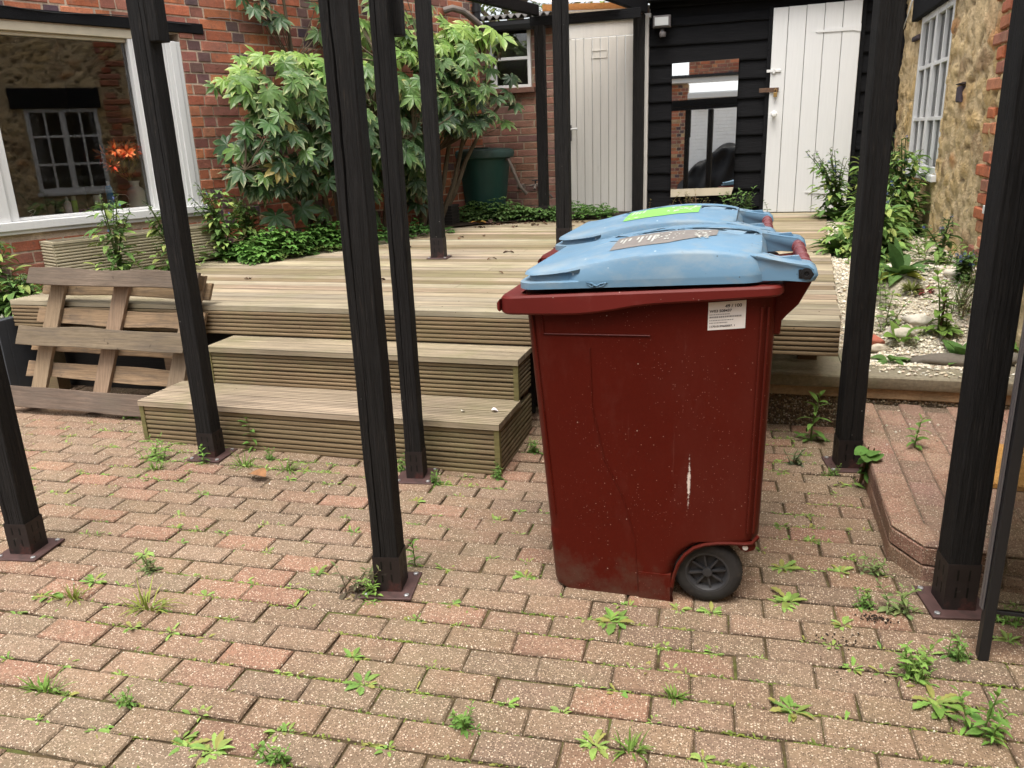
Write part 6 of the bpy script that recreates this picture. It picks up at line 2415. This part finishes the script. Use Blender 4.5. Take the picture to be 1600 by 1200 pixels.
alkanet('thin leafy stalk growing in front of the pale planter boards', *wall(-1.22, .40, 0).xy, .59, .50, 3, 9, .11, 12, flowers=False, bush=(90, 0.11))
alkanet('low leafy clump between the raised bed and the pallet', -4.32, 3.80, .48, .22, 4, 16, .15, 13, flowers=False, bush=(120, 0.14))
alkanet('blue topped alkanet right of the post in front of the window jamb', *wall(-.74, .30, 0).xy, .59, .60, 4, 12, .16, 14, bush=(150, 0.12))
alkanet('shorter alkanet against the brick wall, right of the window jamb', *wall(-.50, .26, 0).xy, .59, .44, 4, 10, .14, 15, flowers=False, bush=(110, 0.1))


def broad(name, label, cat, x, y, z, specs, seed, group=None, stem=None):
    rnd = random.Random(seed)
    mb = MB()
    for (n, L, W, e0, e1, col) in specs:
        for k in range(n):
            a = 2 * math.pi * k / n + rnd.uniform(-.35, .35)
            el = rnd.uniform(e0, e1)
            l_ = L * rnd.uniform(.8, 1.15)
            leaf(mb, (x + .015 * math.cos(a), y + .015 * math.sin(a), z), (math.cos(a) * math.cos(el), math.sin(a) * math.cos(el), math.sin(el)), l_, l_ * W, rnd.uniform(.6, 1.3), vary(col, .15, rnd), prof=OVAL, roll=rnd.uniform(-.35, .35))
    return tag(mb.build(name, 'softleaf'), label, cat, group)


broad('hosta', 'clump of broad pale edged hosta leaves beside the left post on the deck edge', 'plant', *wall(-.66, .50, 0).xy, .59,
      [(15, .17, .62, .3, 1.1, (.12, .24, .06)), (11, .14, .66, .7, 1.35, (.14, .27, .07))], 3)
broad('comfrey', 'large lance leaved plant with upright veined leaves in the middle of the gravel', 'plant', .83, 5.03, bz(.83, 5.03) - .02,
      [(11, .27, .34, .25, .7, (.10, .19, .05)), (6, .24, .36, .9, 1.4, (.085, .17, .05)), (6, .20, .34, .15, .5, (.36, .38, .06))], 4)
broad('sedum', 'low fine mat of yellowish moss like sedum below the big lance leaved plant', 'plant', .86, 4.80, bz(.86, 4.8),
      [(60, .07, .14, .2, 1.4, (.16, .19, .05)), (50, .06, .14, .2, 1.3, (.20, .20, .06))], 5)
broad('sedum', 'small wine red succulent on the gravel', 'plant', .93, 4.78, bz(.93, 4.78), [(22, .045, .4, .2, 1.2, (.22, .05, .05))], 6)
mb = MB()
r6 = random.Random(61)
for k in range(3):
    sprig(mb, .94 + .02 * k, 4.42 + .01 * k, bz(.94, 4.42), .30 - .05 * k, r6, (.17, .28, .05), .42, 8, .36, .12)
for k in range(10):
    a = r6.uniform(0, 6.28)
    leaf(mb, (.94, 4.42, bz(.94, 4.42)), (math.cos(a), math.sin(a), .6), .13, .06, .8, vary((.17, .28, .055), .2, r6), prof=OVAL)
mb.tube([(.945, 4.42, bz(.94, 4.42)), (.955, 4.42, bz(.94, 4.42) + .2)], .006, 6, (.10, .06, .04))
tag(mb.build('shrub_seedling', 'softleaf'), 'young upright leafy plant with a dark stem near the front of the gravel', 'plant')
broad('leafy_plant', 'round leaved pale green seedling left of the dark stemmed plant', 'plant', .76, 4.36, bz(.76, 4.36), [(5, .13, .62, .6, 1.3, (.17, .29, .06))], 8)
broad('leafy_plant', 'dark glossy rosette at the front of the gravel beside the big post', 'plant', 1.02, 4.18, bz(1.02, 4.18) - .01, [(13, .14, .5, .3, 1.2, (.10, .20, .045)), (5, .12, .5, .2, .6, (.24, .30, .05))], 9)
broad('leafy_plant', 'small spreading plant on the front gravel just right of the post', 'plant', .68, 4.12, bz(.68, 4.12), [(12, .09, .5, .15, .9, (.11, .21, .05))], 10)
broad('leafy_plant', 'leafy plant at the right edge between the big post and the slab', 'plant', 1.19, 4.30, bz(1.19, 4.3), [(12, .13, .5, .3, 1.2, (.13, .24, .05))], 11)
mb = MB()
for k in range(34):
    a, r_ = r6.uniform(0, 6.28), r6.uniform(0, .16)
    sprig(mb, 1.08 + r_ * math.cos(a) * .8, 4.62 + r_ * 1.5 * math.sin(a), bz(1.08, 4.62) - .02, r6.uniform(.08, .2), r6, r6.choice([(.13, .17, .07), (.10, .14, .05), (.17, .13, .08)]), .3, 5, .22, .5)
tag(mb.build('wiry_plant', 'softleaf'), 'tangle of wiry low stems along the foot of the stone wall', 'plant')
mb = MB()
for k in range(20):
    sprig(mb, -.58 + r6.gauss(0, .2), 8.40 + r6.uniform(-.06, .06), .585, r6.uniform(.10, .26), r6, r6.choice([(.17, .07, .05), (.14, .10, .05), (.21, .12, .09)]), .4, 6, .25, .5)
tag(mb.build('wiry_plant', 'softleaf'), 'reddish twiggy plant under the mirror', 'plant')
mb = MB()
for k in range(16):
    sprig(mb, -.10 + r6.gauss(0, .1), 8.38 + r6.uniform(-.06, .06), .585, r6.uniform(.12, .25), r6, r6.choice([(.08, .15, .05), (.06, .12, .04)]), .5, 6, .35, .4)
tag(mb.build('leafy_plant', 'softleaf'), 'dark green leafy plant at the foot of the black boards, left of the white door', 'plant')

mb = MB()
for k in range(120):
    x, y = r6.uniform(.55, 1.2), r6.uniform(4.35, 6.2)
    if noise.noise((x * 2.5, y * 2.0, 4)) < -.05 and x < 1.0:
        continue
    if r6.random() < .5:
        sprig(mb, x, y, bed_z(x, y) - .01, r6.uniform(.06, .2), r6, r6.choice([(.17, .27, .07), (.21, .30, .08), (.14, .20, .06)]), .36, 6, .45, .4)
    else:
        rosette(mb, x, y, bed_z(x, y) - .01, r6.uniform(.07, .16), r6, 9, r6.choice([(.17, .28, .07), (.22, .31, .08)]))
stuff(mb.build('creeping_weeds', 'softleaf'), 'low loose weeds creeping over the gravel along the stone wall', 'weeds')

# tree showing over the outbuilding roof
tt = thing('tree', 'loose yellow green tree showing above the corrugated roof', 'tree', (-3.9, 13.2, 0))
m = MB()
m.tube([(-3.9, 13.2, -.06), (-3.85, 13.2, 1.6), (-3.7, 13.1, 3.2), (-3.5, 13.0, 4.8)], [.16, .13, .1, .05], 8)
for k in range(7):
    a = rg.uniform(0, 6.28)
    m.tube([(-3.75, 13.1, 2.3 + k * .25), (-3.7 + math.cos(a) * .7, 13.1 + math.sin(a) * .7, 2.9 + k * .25), (-3.7 + math.cos(a) * 1.5, 13.1 + math.sin(a) * 1.4, 3.3 + k * .25)], [.05, .035, .015], 6)
m.build('trunk', 'bark', tt)
m = MB()
for k in range(5200):
    d = Vector((rg.gauss(0, 1), rg.gauss(0, 1), rg.gauss(0, 1))).normalized() * rg.random() ** .4
    p = Vector((-3.6 + d.x * 2.3, 13.1 + d.y * 1.6, 3.9 + d.z * 1.9))
    if noise.noise(p * .9) < -.12:
        continue
    a = rg.uniform(0, 6.28)
    leaf(m, p, (math.cos(a), math.sin(a), rg.uniform(-.6, .4)), rg.uniform(.10, .18), rg.uniform(.05, .08), .5, vary(rg.choice([(.17, .24, .06), (.12, .19, .05), (.24, .27, .08)]), .25, rg), prof=[.2, 1, 0])
m.build('crown', 'softleaf', tt)
